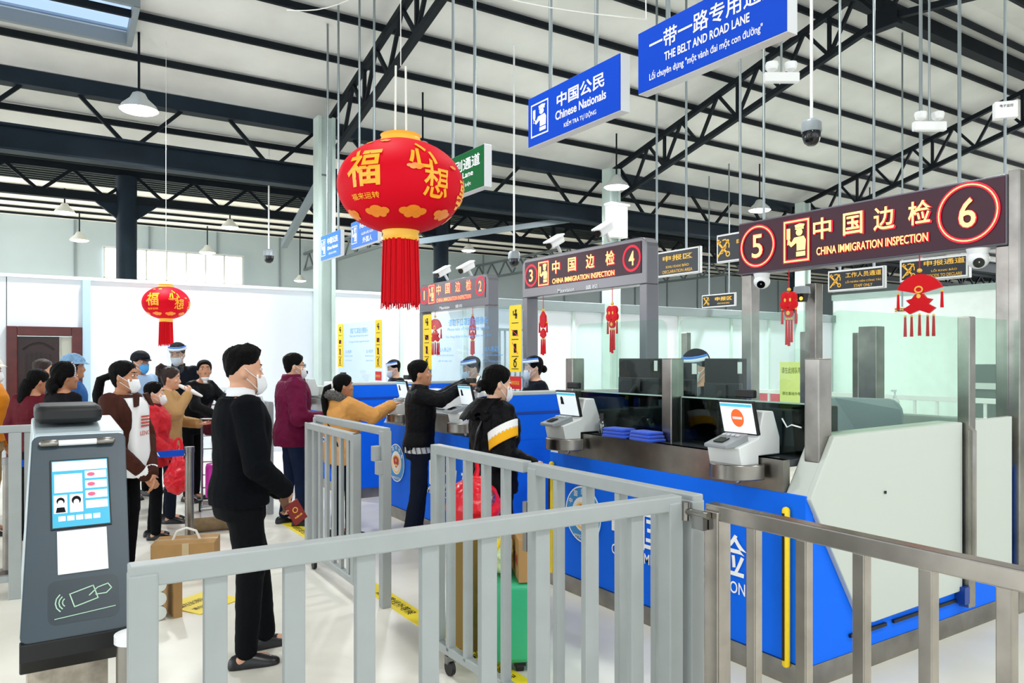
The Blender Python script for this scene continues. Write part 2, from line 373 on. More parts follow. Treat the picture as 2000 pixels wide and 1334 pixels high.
def truss_rise(X):
    mb = MB(); off = 0.72
    for (ya, yb, n) in ((14.0, 7.0, 7), (7.0, -6.5, 12)):
        P = [(ya+(yb-ya)*i/n) for i in range(n+1)]
        up = lambda y: Vector((X, y, roof_z(y)-0.16)); lo = lambda y: Vector((X, y, roof_z(y)-0.16-off*(1 if 7 <= y else max(0.55, 1-(7-y)*0.03))))
        mb.bar(up(ya), up(yb), 0.10, 0.10); mb.bar(lo(ya), lo(yb), 0.10, 0.10)
        for i in range(n):
            mb.bar(lo(P[i]), up((P[i]+P[i+1])/2), 0.055, 0.055); mb.bar(up((P[i]+P[i+1])/2), lo(P[i+1]), 0.055, 0.055)
            if i % 2 == 0: mb.bar(lo(P[i]), up(P[i]), 0.055, 0.055)
    mb.box((X, 7.0, roof_z(7)-0.9), (0.16, 0.5, 0.3))
    return mb
for X, t in ((-2.2, 'over the ticket kiosk side'), (4.84, 'above the large red lantern'), (11.75, 'above the black declaration sign'), (18.85, 'above the six lane number board'), (26, 'at the far end of the hall')):
    beam('roof_truss', truss_rise(X), IRON, 'dark lattice roof truss rising '+t)
# eave girder: box chord, V webs, deep I-beam
eg = MB().box((15.5, 14.2, 6.06), (49, 0.26, 0.24)); beam('eave_beam', eg, IRON2, 'dark box chord along the eave above the deep steel beam')
web = MB(); x = -8.6
while x < 39:
    web.bar((x, 14.2, 5.95), (x+0.62, 14.2, 5.3), 0.06, 0.06); web.bar((x+1.55, 14.2, 5.95), (x+0.9, 14.2, 5.3), 0.06, 0.06); x += 2.35
beam('girder_web_beam', web, IRON, 'slanting struts between the eave chord and the deep beam')
ib = MB().box((15.5, 14.2, 5.28), (49, 0.3, 0.035)).box((15.5, 14.2, 4.9), (49, 0.3, 0.035)).box((15.5, 14.2, 5.09), (49, 0.03, 0.38))
beam('deep_beam', ib, IRON2, 'deep dark blue steel beam spanning the hall')
lg = MB().box((15.5, 17, 5.36), (49, 0.12, 0.12)).box((15.5, 17, 4.82), (49, 0.14, 0.14)); x = -8.5
while x < 39:
    lg.bar((x, 17, 4.85), (x+0.55, 17, 5.33), 0.06, 0.06); lg.bar((x+0.55, 17, 5.33), (x+1.1, 17, 4.85), 0.06, 0.06)
    if int((x+8.5)/1.1) % 3 == 0: lg.box((x, 17, 5.09), (0.1, 0.08, 0.5))
    x += 1.1
beam('lattice_beam', lg, IRON, 'lattice girder on the round columns at the rear hall')
for X in (8.6, 15.6, 22.6):                          # lattice trusses of the rear hall
    rt = MB(); n = 10
    for i in range(n):
        a, b = 17+i*1.0, 18+i*1.0
        rt.bar((X, a, 4.85), (X, (a+b)/2, 5.4), 0.05, 0.05); rt.bar((X, (a+b)/2, 5.4), (X, b, 4.85), 0.05, 0.05)
    rt.bar((X, 17, 4.85), (X, 27, 4.85), 0.08, 0.08); rt.bar((X, 17, 5.42), (X, 27, 5.42), 0.08, 0.08)
    beam('rear_truss', rt, mat('rear_truss_paint', '#5a6466', 0.5), 'pale lattice truss in the rear hall '+{8.6: 'behind the blue lane boards', 15.6: 'behind the declaration sign', 22.6: 'beyond the six lane board'}[X])
def column(name, mb, m, label):
    o = mb.build(name, m, smooth=True); o['kind'] = 'structure'; o['label'] = label; o['category'] = 'column'; return o
for X, t in ((1.79, 'rising behind the white partition door'), (8.9, 'behind the three and four lane board'), (16.0, 'behind the black declaration signs'), (23, 'behind the staff only sign')):
    c = MB().cyl((X, 17, 0), (X, 17, 5.3), 0.19, n=20)
    for s in (-1, 1): c.prism([(0, 4.78), (s*0.6, 4.78), (0, 4.3)], 16.95, 17.05, lambda u, v, w: (X+u, w, v))
    column('round_column', c, IRON2, 'round dark steel column '+t)
for X, t in ((4.62, 'beside the small blue lane boards'), (11.4, 'carrying the white speaker box'), (18.4, 'behind the amber warning lamp')):
    c = MB()
    for s in (-1, 1): c.box((X+s*0.13, 13.36, 3.0), (0.06, 0.28, 6.0))
    c.box((X, 13.36, 3.0), (0.24, 0.14, 6.0)); column('square_column', c, COLM, 'pale green square steel column '+t)
kb = MB().bar((4.6, 13.3, 5.0), (4.6, 15.8, 4.0), 0.12, 0.12); kb.bar((7.0, 14.4, 4.1), (11.2, 14.4, 5.0), 0.14, 0.12); beam('knee_beam', kb, mat('brace_grey', '#6d7a80', 0.5), 'slanting brace beside the square column')
# hall lamps
LAMPS = 0
LSH = mat('lamp_enamel', '#c9cdca', 0.35, 0.2); BULB = mat('lamp_light', '#ffffff', 0.5, emit=9.0, ecol='#f3fbff')
def pendant(loc, top, label, watts=60, k=1.0):
    t = thing('pendant_lamp', label, 'lamp', loc, group='pendant lamps of the hall')
    MB().lathe([(0.05*k, 0.27*k), (0.09*k, 0.25*k), (0.13*k, 0.17*k), (0.24*k, 0.07*k), (0.28*k, 0.0), (0.27*k, 0.0), (0.22*k, 0.06*k), (0.06*k, 0.2*k)], n=28).build('lamp_shade', LSH, t, smooth=True)
    MB().lathe([(0.02, 0.02*k), (0.26*k, 0.012*k), (0.24*k, -0.02*k), (0.10*k, -0.05*k), (0.01, -0.06*k)], n=24).build('bulb', BULB, t, smooth=True)
    MB().cyl((0, 0, 0.25*k), (0, 0, top-loc[2]), 0.018, n=8).build('stem', IRON, t)
    l = bpy.data.lights.new('lamp_light', 'SPOT'); l.energy = watts; l.spot_size = math.radians(165); l.spot_blend = 0.6; l.shadow_soft_size = 0.22*k; l.color = (0.95, 0.98, 1.0)
    lo = bpy.data.objects.new('lamp_light', l); C.objects.link(lo); lo.parent = t; lo.location = (0, 0, -0.09*k)
for X, t in ((1.5, 'hanging below the skylight'), (6.25, 'hidden above the large red lantern'), (10.95, 'above the white speaker box'), (15.7, 'above the black key emblem sign'), (20.5, 'beyond the six lane board')):
    pendant((X, 12.66, 5.40), roof_z(12.66)+.06, 'bright cone pendant lamp '+t, 800)
for p, t, k in (((1.4, 24.7, 5.0), 'low in the rear hall before the blue-grey wall', 0.9), ((0.85, 20.2, 5.0), 'highest in the rear hall by the round column', 0.8), ((4.97, 25.4, 5.0), 'in front of the clerestory windows', 0.9),
                ((4.5, 20.2, 5.0), 'beside the rear lattice girder', 0.8), ((8.3, 19.7, 5.0), 'shining beside the big lantern tassel', 0.9), ((11.7, 20.5, 5.0), 'above the first lane board cameras', 0.8), ((7.5, 24.0, 4.13), 'lowest one beside the square column', 0.7)):
    pendant(p, 5.5+(p[1]-19.1)*0.055, 'small cone pendant lamp '+t, 260, k)

# ------------------------------------------------------------------ inspection booths
XF, XB = 3.26, 5.38
ZT, ZC, ZS = 0.965, 1.13, 0.114
LEDP = mat('led_panel', '#3c0f24', 0.5, var=0.06, vscale=20)
LEDR = mat('led_red', '#e00a28', 0.5, emit=1.1); LEDY = mat('led_yellow', '#ffd98a', 0.5, emit=1.0, ecol='#ffd070')
EMB = mat('emblem_blue', '#2f93dc', 0.4); SCR = mat('screen_light', '#eef6fa', 0.4, emit=0.3); SCRB = mat('screen_cyan', '#4fc0dc', 0.4, emit=0.3)
ORNG = mat('screen_orange', '#f2602a', 0.4, emit=0.5)
def rel(root):
    mb = MB(); mb.M = Matrix.Translation(-Vector(root.location)); return mb
def emblem(parent, root, Yc, zc, r, X):
    o = rel(root); f = lambda dx, u, v: (X-dx, Yc-u, zc+v)
    N = 32; circ = lambda k, rr: [(rr*math.cos(2*PI*i/N), rr*math.sin(2*PI*i/N)) for i in range(N)]
    o.prism(circ(0, r), 0.0, 0.006, lambda u, v, t: f(t, u, v)); e = o.build('emblem', EMB, parent, label='round sky blue police emblem')
    w = rel(root); w.M = w.M @ face_mx((X-0.007, Yc, zc)); ring2d(w, 0, 0, r*1.0, r*1.0, r*0.05); disc2d(w, 0, 0, r*0.62, r*0.62)
    for ch, a in (('中', 150), ('国', 120), ('民', 90), ('警', 60), ('察', 30)):
        a = math.radians(a); wt(w, ch, r*.80*math.cos(a), r*.80*math.sin(a), r*.2, r*.2, 0.001)
    wt(w, 'IMMIGRATION', 0, -r*.80, r*.13, r*.95, 0.001)
    w.build('emblem_lettering', LETW, e)
    s = rel(root); s.M = s.M @ face_mx((X-0.009, Yc, zc)); q = r*.5
    poly2d(s, [(-q*.7, q*.6), (0, q*.85), (q*.7, q*.6), (q*.62, -q*.1), (0, -q*.55), (-q*.62, -q*.1)]); s.build('shield', mat('shield_red', '#c4161c', 0.4), e)
    g = rel(root); g.M = g.M @ face_mx((X-0.010, Yc, zc)); ring2d(g, 0, -q*.1, q*1.0, q*.95, q*.14); disc2d(g, 0, q*.25, q*.14, q*.14); poly2d(g, [(-q*.4, -q*.35), (q*.4, -q*.35), (q*.3, -q*.15), (-q*.3, -q*.15)]); g.build('wreath', GOLD, e)
def booth(label, Yn, Yf, emblemY, textY, near, XB=5.38):
    t = thing('inspection_booth', label, 'booth', (XF, (Yn+Yf)/2, 0), group='immigration inspection booths')
    R = lambda: rel(t)
    R().box((XF+.03, (Yn+Yf)/2, (ZS+ZT)/2), (0.06, Yf-Yn, ZT-ZS)).build('front_panel', BLUE, t, bevel=0.004)
    sk = R().box((XF+.02, (Yn+Yf)/2, ZS/2), (0.06, Yf-Yn+.01, ZS)).box(((XF+XB)/2, Yn+.03, ZS/2), (XB-XF, 0.06, ZS)).box(((XF+XB)/2, Yf-.03, ZS/2), (XB-XF, .06, ZS)); sk.build('skirt', STEEL, t)
    ap = R(); ap.prism([(XF, ZT), (XF-.005, ZC), (XF+.05, ZC), (XF+.05, ZT)], Yn+.13, Yf-.1, lambda u, v, w: (u, w, v)); ap.build('steel_apron', STEEL, t, label='brushed steel apron under the counter edge')
    wtp = R().box((XF+.28, (Yn+Yf)/2, ZC-.02), (0.56, Yf-Yn-.27, 0.04)); wtp.build('worktop', mat('worktop_grey', '#3a3d42', 0.25), t, bevel=0.005)
    top = 1.255 if near == 'white' else 1.33
    for Y in (Yn+.03, Yf-.03): R().box(((XF+XB)/2+.03, Y, (ZS+.95)/2), (XB-XF-.06, 0.05, .95-ZS)).build('side_panel', BLUE, t)
    for Y, d, nm in ((Yn, 1, near), (Yf, -1, 'white')):
        e = R(); tp = top if d > 0 else 1.255
        if nm == 'white': e.prism([(XF+.005, .95), (XF+.205, tp), (XF+1.46, tp+.014), (XF+1.46, .95)], Y-.02*d, Y+.13*d, lambda u, v, w: (u, w, v)); e.build('end_panel', WHITEP, t, bevel=0.012)
        else:
            e.prism([(XF+.0, .95), (XF+.0, tp), (XB, tp+.014), (XB, .95)], Y-.0*d, Y+.07*d, lambda u, v, w: (u, w, v)); e.build('end_panel', BLUE, t)
            R().box(((XF+XB)/2, Y+.0335, tp+.02), (XB-XF, .075, .035)).build('end_cap', WHITEP, t, bevel=0.008)
            R().box((XF-.004, Y+.01, (tp)/2), (.02, .05, tp)).build('corner_strip', STEEL, t)
            R().box(((XF+XB)/2, Y-.004, 1.18), (XB-XF, .01, .02)).build('groove', mat('groove_blue', '#0a3f9a', 0.5), t)
    # lettering on the front
    f = lambda u, v: (XF-.005, textY[0]-u, v); L = textY[0]-textY[1]; lt = R()
    for i, ch in enumerate('中国边检'): wt(lt, ch, L*(0.10+0.266*i), 0.575, 0.235, 0.235, shear=0.08 if i > 1 else 0.0, f=f)
    wt(lt, 'CHINA IMMIGRATION INSPECTION', L/2, 0.405, 0.066, L*1.02, f=f); lt.build('lettering', LETW, t, label='white sign lettering on the blue front')
    emblem(t, t, emblemY, 0.573, 0.195, XF-.002)
    for Y in (Yn+.10, Yf-.05):
        b = R().cap((XF-.02, Y, .11), (XF-.02, Y, .88), .021); b2 = b.build('bumper', YEL, t, smooth=True, label='yellow upright bumper strip')
        R().box((XF-.043, Y, .5), (.006, .012, .74)).build('bumper_insert', BLACK, b2)
    if near == 'white':
        for Y in (Yn+.05, (Yn+Yf)/2+.0, Yf-.08):
            p = R().box((XF+.17, Y, 1.385), (.11, .085, .53)); p.build('glass_pillar', STEEL, t, bevel=0.006)
        # glazing
        ym = (Yn+Yf)/2
        for a, b, cs in ((Yn+.1, ym-.05, (1, 0, 0, 0)), (ym+.05, Yf-.1, (1, 1, 0, 0))):
            g = R(); g.prism(rrect(a, ZC, b, 1.9, .07, corners=cs), XF+.165, XF+.173, lambda u, v, w: (w, u, v)); g.build('front_glass', GLASS, t)
            g = R().box((XF+.20, (a+b)/2, (ZC+1.408)/2), (.008, b-a, 1.408-ZC)); g.build('smoked_screen', TINT, t)
            R().box((XF+.20, (a+b)/2, 1.410), (.012, b-a, .008)).build('screen_edge', mat('edge_light', '#d9dfe0', 0.3), t)
    return t
bA = booth('blue inspection booth with white slanted end wall, in front of the grey gates', 2.35, 4.51, 4.11, (3.80, 2.73), 'white')
bB = booth('blue booth with blue side wall under the three and four lane board', 5.40, 7.56, 7.20, (6.75, 5.62), 'blue', 4.95)
bC = booth('farthest-off blue booth under the one and two lane board, by the white partition', 8.45, 10.60, 10.2, (9.8, 8.7), 'blue', 5.05)
# near booth: white outer shell, rear post, side glazing
R = lambda: rel(bA)
poly = [(XF+.005, .952), (3.461, 1.253), (4.72, 1.268), (4.72, .262), (3.80, .248), (3.735, .256), (3.69, .285), (3.655, .335)]
R().prism(poly, 2.325, 2.36, lambda u, v, w: (u, w, v)).build('side_shell', WHITEP, bA, bevel=0.006, label='white outer side shell with a slanted front edge')
R().prism([(4.83, .30), (4.83, 1.27), (5.36, 1.277), (5.36, .30)], 2.335, 2.37, lambda u, v, w: (u, w, v)).build('rear_side_panel', WHITEP, bA, bevel=0.004)
R().box((4.775, 2.33, 1.03), (.075, .07, 1.74)).build('side_post', STEEL, bA, bevel=0.005)
R().tube([(4.735, 2.30, 1.24), (4.735, 2.27, 1.22), (4.735, 2.27, .40), (4.735, 2.30, .37)], 0.016).build('grab_handle', STEEL, bA, smooth=True, label='polished vertical grab handle')
R().box((4.735, 2.325, .24), (.10, .06, .10)).build('post_foot', mat('booth_blue_dark', '#0a3a8c', 0.4), bA)
for a, b in ((3.62, 3.95), (4.02, 4.35), (4.42, 4.68)): R().box(((a+b)/2, 2.345, .205), (b-a, .012, .018)).build('vent_slot', BLACK, bA)
R().prism(rrect(3.49, 1.255, 4.74, 1.9, .07, corners=(0, 1, 0, 0)), 2.36, 2.368, lambda u, v, w: (u, w, v)).build('side_glass', GLASSS, bA)
R().prism([(4.82, 1.28), (5.35, 1.28), (5.35, 1.9), (4.82, 1.9)], 2.36, 2.368, lambda u, v, w: (u, w, v)).build('side_glass', GLASSS, bA)
R().box((3.463, 2.363, 1.45), (.012, .02, .0)).build('seal', BLACK, bA)
R().box((3.9, 2.318, .93), (.012, .006, .016)).build('screw_cover', BLACK, bA)
R().box((5.25, 3.0, .70), (.06, 1.1, 1.12)).build('rear_counter', WHITEP, bA, bevel=0.01)
# yellow-edged acrylic notice screens of the two further booths
QCOL = mat('notice_black', '#15151a', 0.6); SKYT = mat('sky_blue_print', '#4aa3ea', 0.5)
def notice_screen(label, Yn, Yf):
    X = 3.68; t = thing('notice_screen', label, 'screen', (X, (Yn+Yf)/2, 1.32), group='acrylic notice screens'); W = Yf-Yn
    M = face_mx((0, W/2, 0.02)); mk = lambda: _m(M)
    a = mk(); a.prism(rrect(0, 0, W, .78, .03), 0, .01); a.build('acrylic_sheet', ACRY, t)
    for x in (0.01, W-.20):
        s = mk(); s.prism(rrect(x, .19, x+.19, .78, .02), .012, .02); sp = s.build('yellow_strip', YEL, t)
        k = mk(); officer_icon(k, x+.05, .65, .09, .10, .022, False)
        poly2d(k, rrect(x+.055, .51, x+.135, .56, .008), .022); ring2d(k, x+.095, .535, .018, .018, .004, .023)
        poly2d(k, rrect(x+.075, .36, x+.115, .44, .006), .022); ring2d(k, x+.095, .26, .025, .03, .012, .022); stroke2d(k, [(x+.075, .29), (x+.12, .31)], .012, .022)
        for y in (.62, .475, .325, .215): poly2d(k, [(x+.04, y), (x+.15, y), (x+.15, y+.006), (x+.04, y+.006)], .022)
        k.build('pictogram', QCOL, sp)
        k = mk(); stroke2d(k, [(x+.04, .565), (x+.15, .505)], .006, .024); stroke2d(k, [(x+.05, .45), (x+.14, .35)], .006, .024); k.build('ban_stroke', REDP, sp)
    p = mk(); wt(p, '请取下口罩面对摄像头', W*.5, .67, .075, W*.40, .012); wt(p, 'Please take off mask facing camera', W*.5, .60, .04, W*.42, .012); wt(p, 'Vui lòng tháo khẩu trang nhìn máy ảnh', W*.5, .53, .04, W*.46, .012)
    for x in (.26, .74): wt(p, '出入境证件', W*x, .40, .045, W*.14, .012); wt(p, 'Exit and entry document', W*x, .34, .03, W*.19, .012); wt(p, 'giấy tờ nhập cảnh', W*x, .285, .03, W*.15, .012)
    p.build('lettering', SKYT, t)
    s = mk(); s.prism([(W-.2, .04), (W-.02, .04), (W-.02, .15), (W-.2, .15)], .012, .018); rs = s.build('red_notice', mat('notice_red', '#d8141c', 0.5), t)
    k = mk(); wt(k, '请依次验证', W-.11, .095, .035, .14, .02); k.build('lettering', GOLD, rs)
    return t
def _m(M):
    mb = MB(); mb.M = M; return mb
notice_screen('acrylic screen with yellow strips on the counter of the three and four lane booth', 5.48, 7.42)
notice_screen('acrylic screen with yellow strips on the counter of the one and two lane booth', 8.53, 10.05)
for Yn, Yf, lb in ((5.40, 7.56, 'white upper counter behind the acrylic screen of the middle booth'), (8.45, 10.6, 'white upper counter behind the acrylic screen of the booth by the partition')):
    tag(MB().box((3.70, (Yn+Yf)/2, 1.228), (.22, Yf-Yn-.4, .19)).build('counter_shelf', WHITE, bevel=0.008), lb, 'counter')

# ------------------------------------------------------------------ lane number boards
def led_board(label, X, Yl, Yr, z0, z1, n1, n2, big, dim=False):
    W, H = Yl-Yr, z1-z0; t = thing('lane_board', label, 'sign', M=face_mx((X, Yl, 0)), group='illuminated lane number boards')
    mk = lambda: _m(Matrix.Translation((0, z0, 0)))
    if big:
        h = mk(); h.box((W/2, H/2, -.09), (W, H, .16)); h.build('housing', mat('board_grey', '#6c6a72', 0.4, 0.3), t, bevel=0.008)
        s = mk(); s.box((W/2, H/2, -.005), (W-.015, H-.03, .012)); sp = s.build('led_panel', LEDP, t)
        for x, w in ((.06, .11), (W-.035, .09)):
            MB().box((x, z0/2, -.09), (w, z0, .11)).build('upright', STEEL, t, bevel=0.006)
        MB().box((W+.035, (z1+.02)/2, -.09), (.07, z1+.02, .13)).build('upright', STEEL, t, bevel=0.006)
        lay = dict(c1=(.215, .235, .18), c2=(W-.235, .245, .2), ic=(.49, .06, .24, .34), ch=[.85, 1.115, 1.365, 1.63], cy=.30, cs=.17, en=(1.245, .12, .062, .89), nh=.2)
    else:
        h = mk(); o = rrect(-.05, -.0, W+.05, H, .09, corners=(1, 1, 0, 0)); h.prism(o, -.16, 0); h.build('housing', mat('board_steel', '#77777c', 0.35, 0.6), t, bevel=0.01)
        s = mk(); s.box((W/2, H/2+.035, .002), (W-.04, H-.15, .012)); sp = s.build('led_panel', LEDP if not dim else mat('led_panel_dim', '#75666f', 0.35), t)
        for x in (.0, W): MB().box((x, z0/2, -.08), (.10, z0, .16)).build('upright', mat('board_steel', '#97979a'), t, bevel=0.006)
        k = mk(); wt(k, 'Maxvision', W*.40, .035, .045, .30, .004); wt(k, '盛视', W*.62, .035, .045, .2, .004); k.build('maker_lettering', LETW, t)
        u = W/2.16; lay = dict(c1=(.16*u, .255, .125), c2=(W-.16*u, .265, .125), ic=(.32*u, .12, .21*u, .27), ch=[.68*u, .99*u, 1.32*u, 1.66*u], cy=.305, cs=.145, en=(1.17*u, .15, .055, 1.12*u), nh=.14)
    for red in (1, 0):
        k = mk(); z = .010 if red else .013; off = .0
        for (cx, cy, r), n in ((lay['c1'], n1), (lay['c2'], n2)):
            if red: ring2d(k, cx, cy, r+.006, r+.006, .03 if big else .022, z)
            elif big: ring2d(k, cx, cy, r-.006, r-.006, .008, z)
            wt(k, n, cx, cy, lay['nh']*(1.06 if red else 1), lay['nh']*(.24 if n == '1' else .55)*(1.12 if red else 1), z)
        x, y, w, hh = lay['ic']
        if red: frame2d(k, x-.008, y-.008, x+w+.008, y+hh+.008, .03, z)
        else: officer_icon(k, x, y, w, hh, z)
        for cx, ch in zip(lay['ch'], '中国边检'):
            wt(k, ch, cx, lay['cy'], lay['cs'], lay['cs']*.95, z)
            if red: wt(k, ch, cx+.006, lay['cy']-.004, lay['cs']*1.05, lay['cs']*1.02, z-.001)
        ex, ey, eh, ew = lay['en']; wt(k, 'CHINA IMMIGRATION INSPECTION', ex, ey, eh, ew, z)
        if red: wt(k, 'CHINA IMMIGRATION INSPECTION', ex+.003, ey-.003, eh*1.1, ew*1.01, z-.001)
        k.build('lettering_glow' if red else 'lettering', LEDR if red else (LEDY if not dim else mat('led_orange', '#ff9a6a', 0.5, emit=1.2)), sp, label='glowing red outlines' if red else 'glowing pale yellow characters')
    return t
led_board('glowing red lane board numbered 5 and 6 over the nearer counter', 5.38, 4.57, 2.38, 2.39, 2.855, '5', '6', True)
led_board('rounded grey lane board numbered 3 and 4 with red letters', 5.05, 7.50, 5.45, 2.37, 2.83, '3', '4', False)
led_board('paler rounded lane board numbered 1 and 2 by the white partition', 5.15, 10.50, 8.55, 2.35, 2.77, '1', '2', False, True)

# ------------------------------------------------------------------ hanging direction signs
RODM = mat('rod_zinc', '#9aa3a6', 0.35, 0.8)
def hung_sign(name, label, cat, X, Yl, Yr, z0, z1, m, words, icon=None, rods=(0.2, 0.75), border=None, edge=None, lm=None, group=None, depth=.09, M=None, W=None):
    W = W or Yl-Yr; H = z1-z0; t = thing(name, label, cat, M=M or face_mx((X, Yl, z0)), group=group)
    MB().box((W/2, H/2, -depth/2), (W, H, depth)).build('sign_case', edge or mat('sign_edge', '#d3d6d8', 0.4, 0.3), t, bevel=0.004)
    MB().box((W/2, H/2, .003), (W-.012, H-.012, .006)).build('sign_face', m, t)
    if border:
        k = MB(); frame2d(k, .008, .008, W-.008, H-.008, .018, .008); k.build('border', border, t)
    k = MB()
    for body, x, y, h, w in words: wt(k, body, x*W, y*H, h, w, .008)
    if icon == 'officer': officer_icon(k, .04*W, .17*H, .21*W, .66*H, .008)
    k.build('lettering', lm or LETW, t)
    if icon == 'customs': k = MB(); customs_icon(k, .14*W, .5*H, .62*H, .009); k.build('key_emblem', GOLD, t)
    if rods:
        k0 = t.matrix_world
        for r in rods:
            p = k0 @ Vector((r*W, H, -depth/2)); top = roof_z(p.y)+.05 if p.y < 16.6 else 5.5
            MB().cyl((r*W, H-.01, -depth/2), (r*W, H+top-p.z, -depth/2), .017, n=8).build('hanging_rod', RODM, t, smooth=True)
    return t
hung_sign('lane_sign', 'large cropped blue Belt and Road lane sign hung highest', 'sign', 3.80, 4.15, 2.86, 3.58, 4.03, SIGNB,
          [('一带一路专用通道', .53, .70, .135, 1.12), ('THE BELT AND ROAD LANE', .50, .42, .06, .74), ('Lối chuyên dụng "một vành đai một con đường"', .48, .20, .078, .99)], rods=(.2, .8))
hung_sign('lane_sign', 'blue sign reading Chinese Nationals with white officer pictogram', 'sign', 3.80, 5.58, 4.34, 3.52, 3.96, SIGNB,
          [('中国公民', .60, .68, .12, .62), ('Chinese Nationals', .60, .40, .075, .66), ('KIỂM TRA TỰ ĐỘNG', .60, .17, .065, .42)], icon='officer', rods=(.22, .72))
hung_sign('lane_sign', 'green special lane sign half hidden by the big red lantern', 'sign', 4.0, 8.05, 6.68, 3.42, 3.86, SIGNG,
          [('特别通道', .68, .70, .13, .72), ('Special Lane', .62, .42, .08, .6), ('Lối đặc biệt', .66, .2, .06, .4)], icon='officer', rods=(.45, .8))
hung_sign('lane_sign', 'small blue sign close beside the pale green square column', 'sign', 4.0, 11.72, 10.85, 3.19, 3.58, mat('sign_blue_lit', '#1d6fd0', 0.4),
          [('中国公民', .62, .70, .10, .46), ('Chinese Nationals', .62, .42, .055, .46), ('KIỂM TRA TỰ ĐỘNG', .62, .2, .045, .34)], icon='officer', rods=(.25, .8), depth=.06)
hung_sign('lane_sign', 'small blue foreigners sign peeping out behind the big red lantern', 'sign', 4.0, 10.42, 9.45, 3.22, 3.60, mat('sign_blue_lit', '#1d6fd0', 0.4),
          [('Foreigners', .64, .72, .09, .54), ('NGƯỜI NƯỚC NGOÀI', .64, .45, .045, .42), ('外国人', .64, .2, .08, .34)], icon='officer', rods=(.25, .8), depth=.06)
SIGNK = mat('sign_black', '#1c232b', 0.35); SIGNW = mat('sign_white_rim', '#e9ebea', 0.5)
def customs(label, pl, pr, yt, yb, X, words, rods=(.25, .75)):
    a = pix(pl, yt, X=X); b = pix(pr, yt, X=X); z0 = pix(pl, yb, X=X).z
    return hung_sign('customs_sign', label, 'sign', X, a.y, b.y, z0, a.z, SIGNK, words(a.y-b.y, a.z-z0), icon='customs', rods=rods, border=SIGNW, edge=SIGNW, lm=GOLD, group='black and gold customs signs', depth=.05)
customs('black and gold declaration area sign beside the lane board numbered four', 1258, 1367, 498, 546, 8.2, lambda W, H: [('申报区', .62, .70, .22*H, .52*W), ('KHU KHAI BÁO', .62, .38, .12*H, .40*W), ('DECLARATION AREA', .62, .18, .12*H, .52*W)], (.22, .75))
customs('black sign with gold key emblem partly behind the number five board', 1400, 1500, 460, 515, 8.2, lambda W, H: [('申报区', .66, .66, .22*H, .5*W)], (.45, .9))
customs('black staff only sign with gold characters under the six lane board', 1617, 1728, 530, 571, 9.2, lambda W, H: [('工作人员通道', .64, .72, .24*H, .62*W), ('LỐI NHÂN VIÊN CÔNG TÁC', .64, .42, .13*H, .62*W), ('STAFF ONLY', .64, .2, .13*H, .32*W)], (.2, .8))
gd = customs('black goods to declare sign with red patch behind the red fan charm', 1757, 1893, 509, 553, 7.6, lambda W, H: [('申报通道', .66, .74, .24*H, .58*W), ('LỐI KHAI BÁO', .66, .42, .13*H, .36*W), ('GOODS TO DECLARE', .66, .2, .13*H, .5*W)], (.3, .85))
customs('small dark declaration area sign low behind the left upright of board five', 1371, 1436, 577, 602, 14.8, lambda W, H: [('申报区', .66, .62, .3*H, .5*W), ('KHU KHAI BÁO', .66, .28, .14*H, .36*W)], (.2, .8))
customs('tiny black sign hanging left of the red fan charm tassels', 1746, 1776, 600, 612, 14.0, lambda W, H: [('申报区', .62, .55, .4*H, .5*W)], (.5,))
customs('black sign cut off beside the steel upright of the six lane board', 1992, 2075, 536, 572, 8.4, lambda W, H: [('申报区', .62, .7, .24*H, .5*W), ('KHU KHAI BÁO', .62, .3, .13*H, .4*W)], (.25, .75))

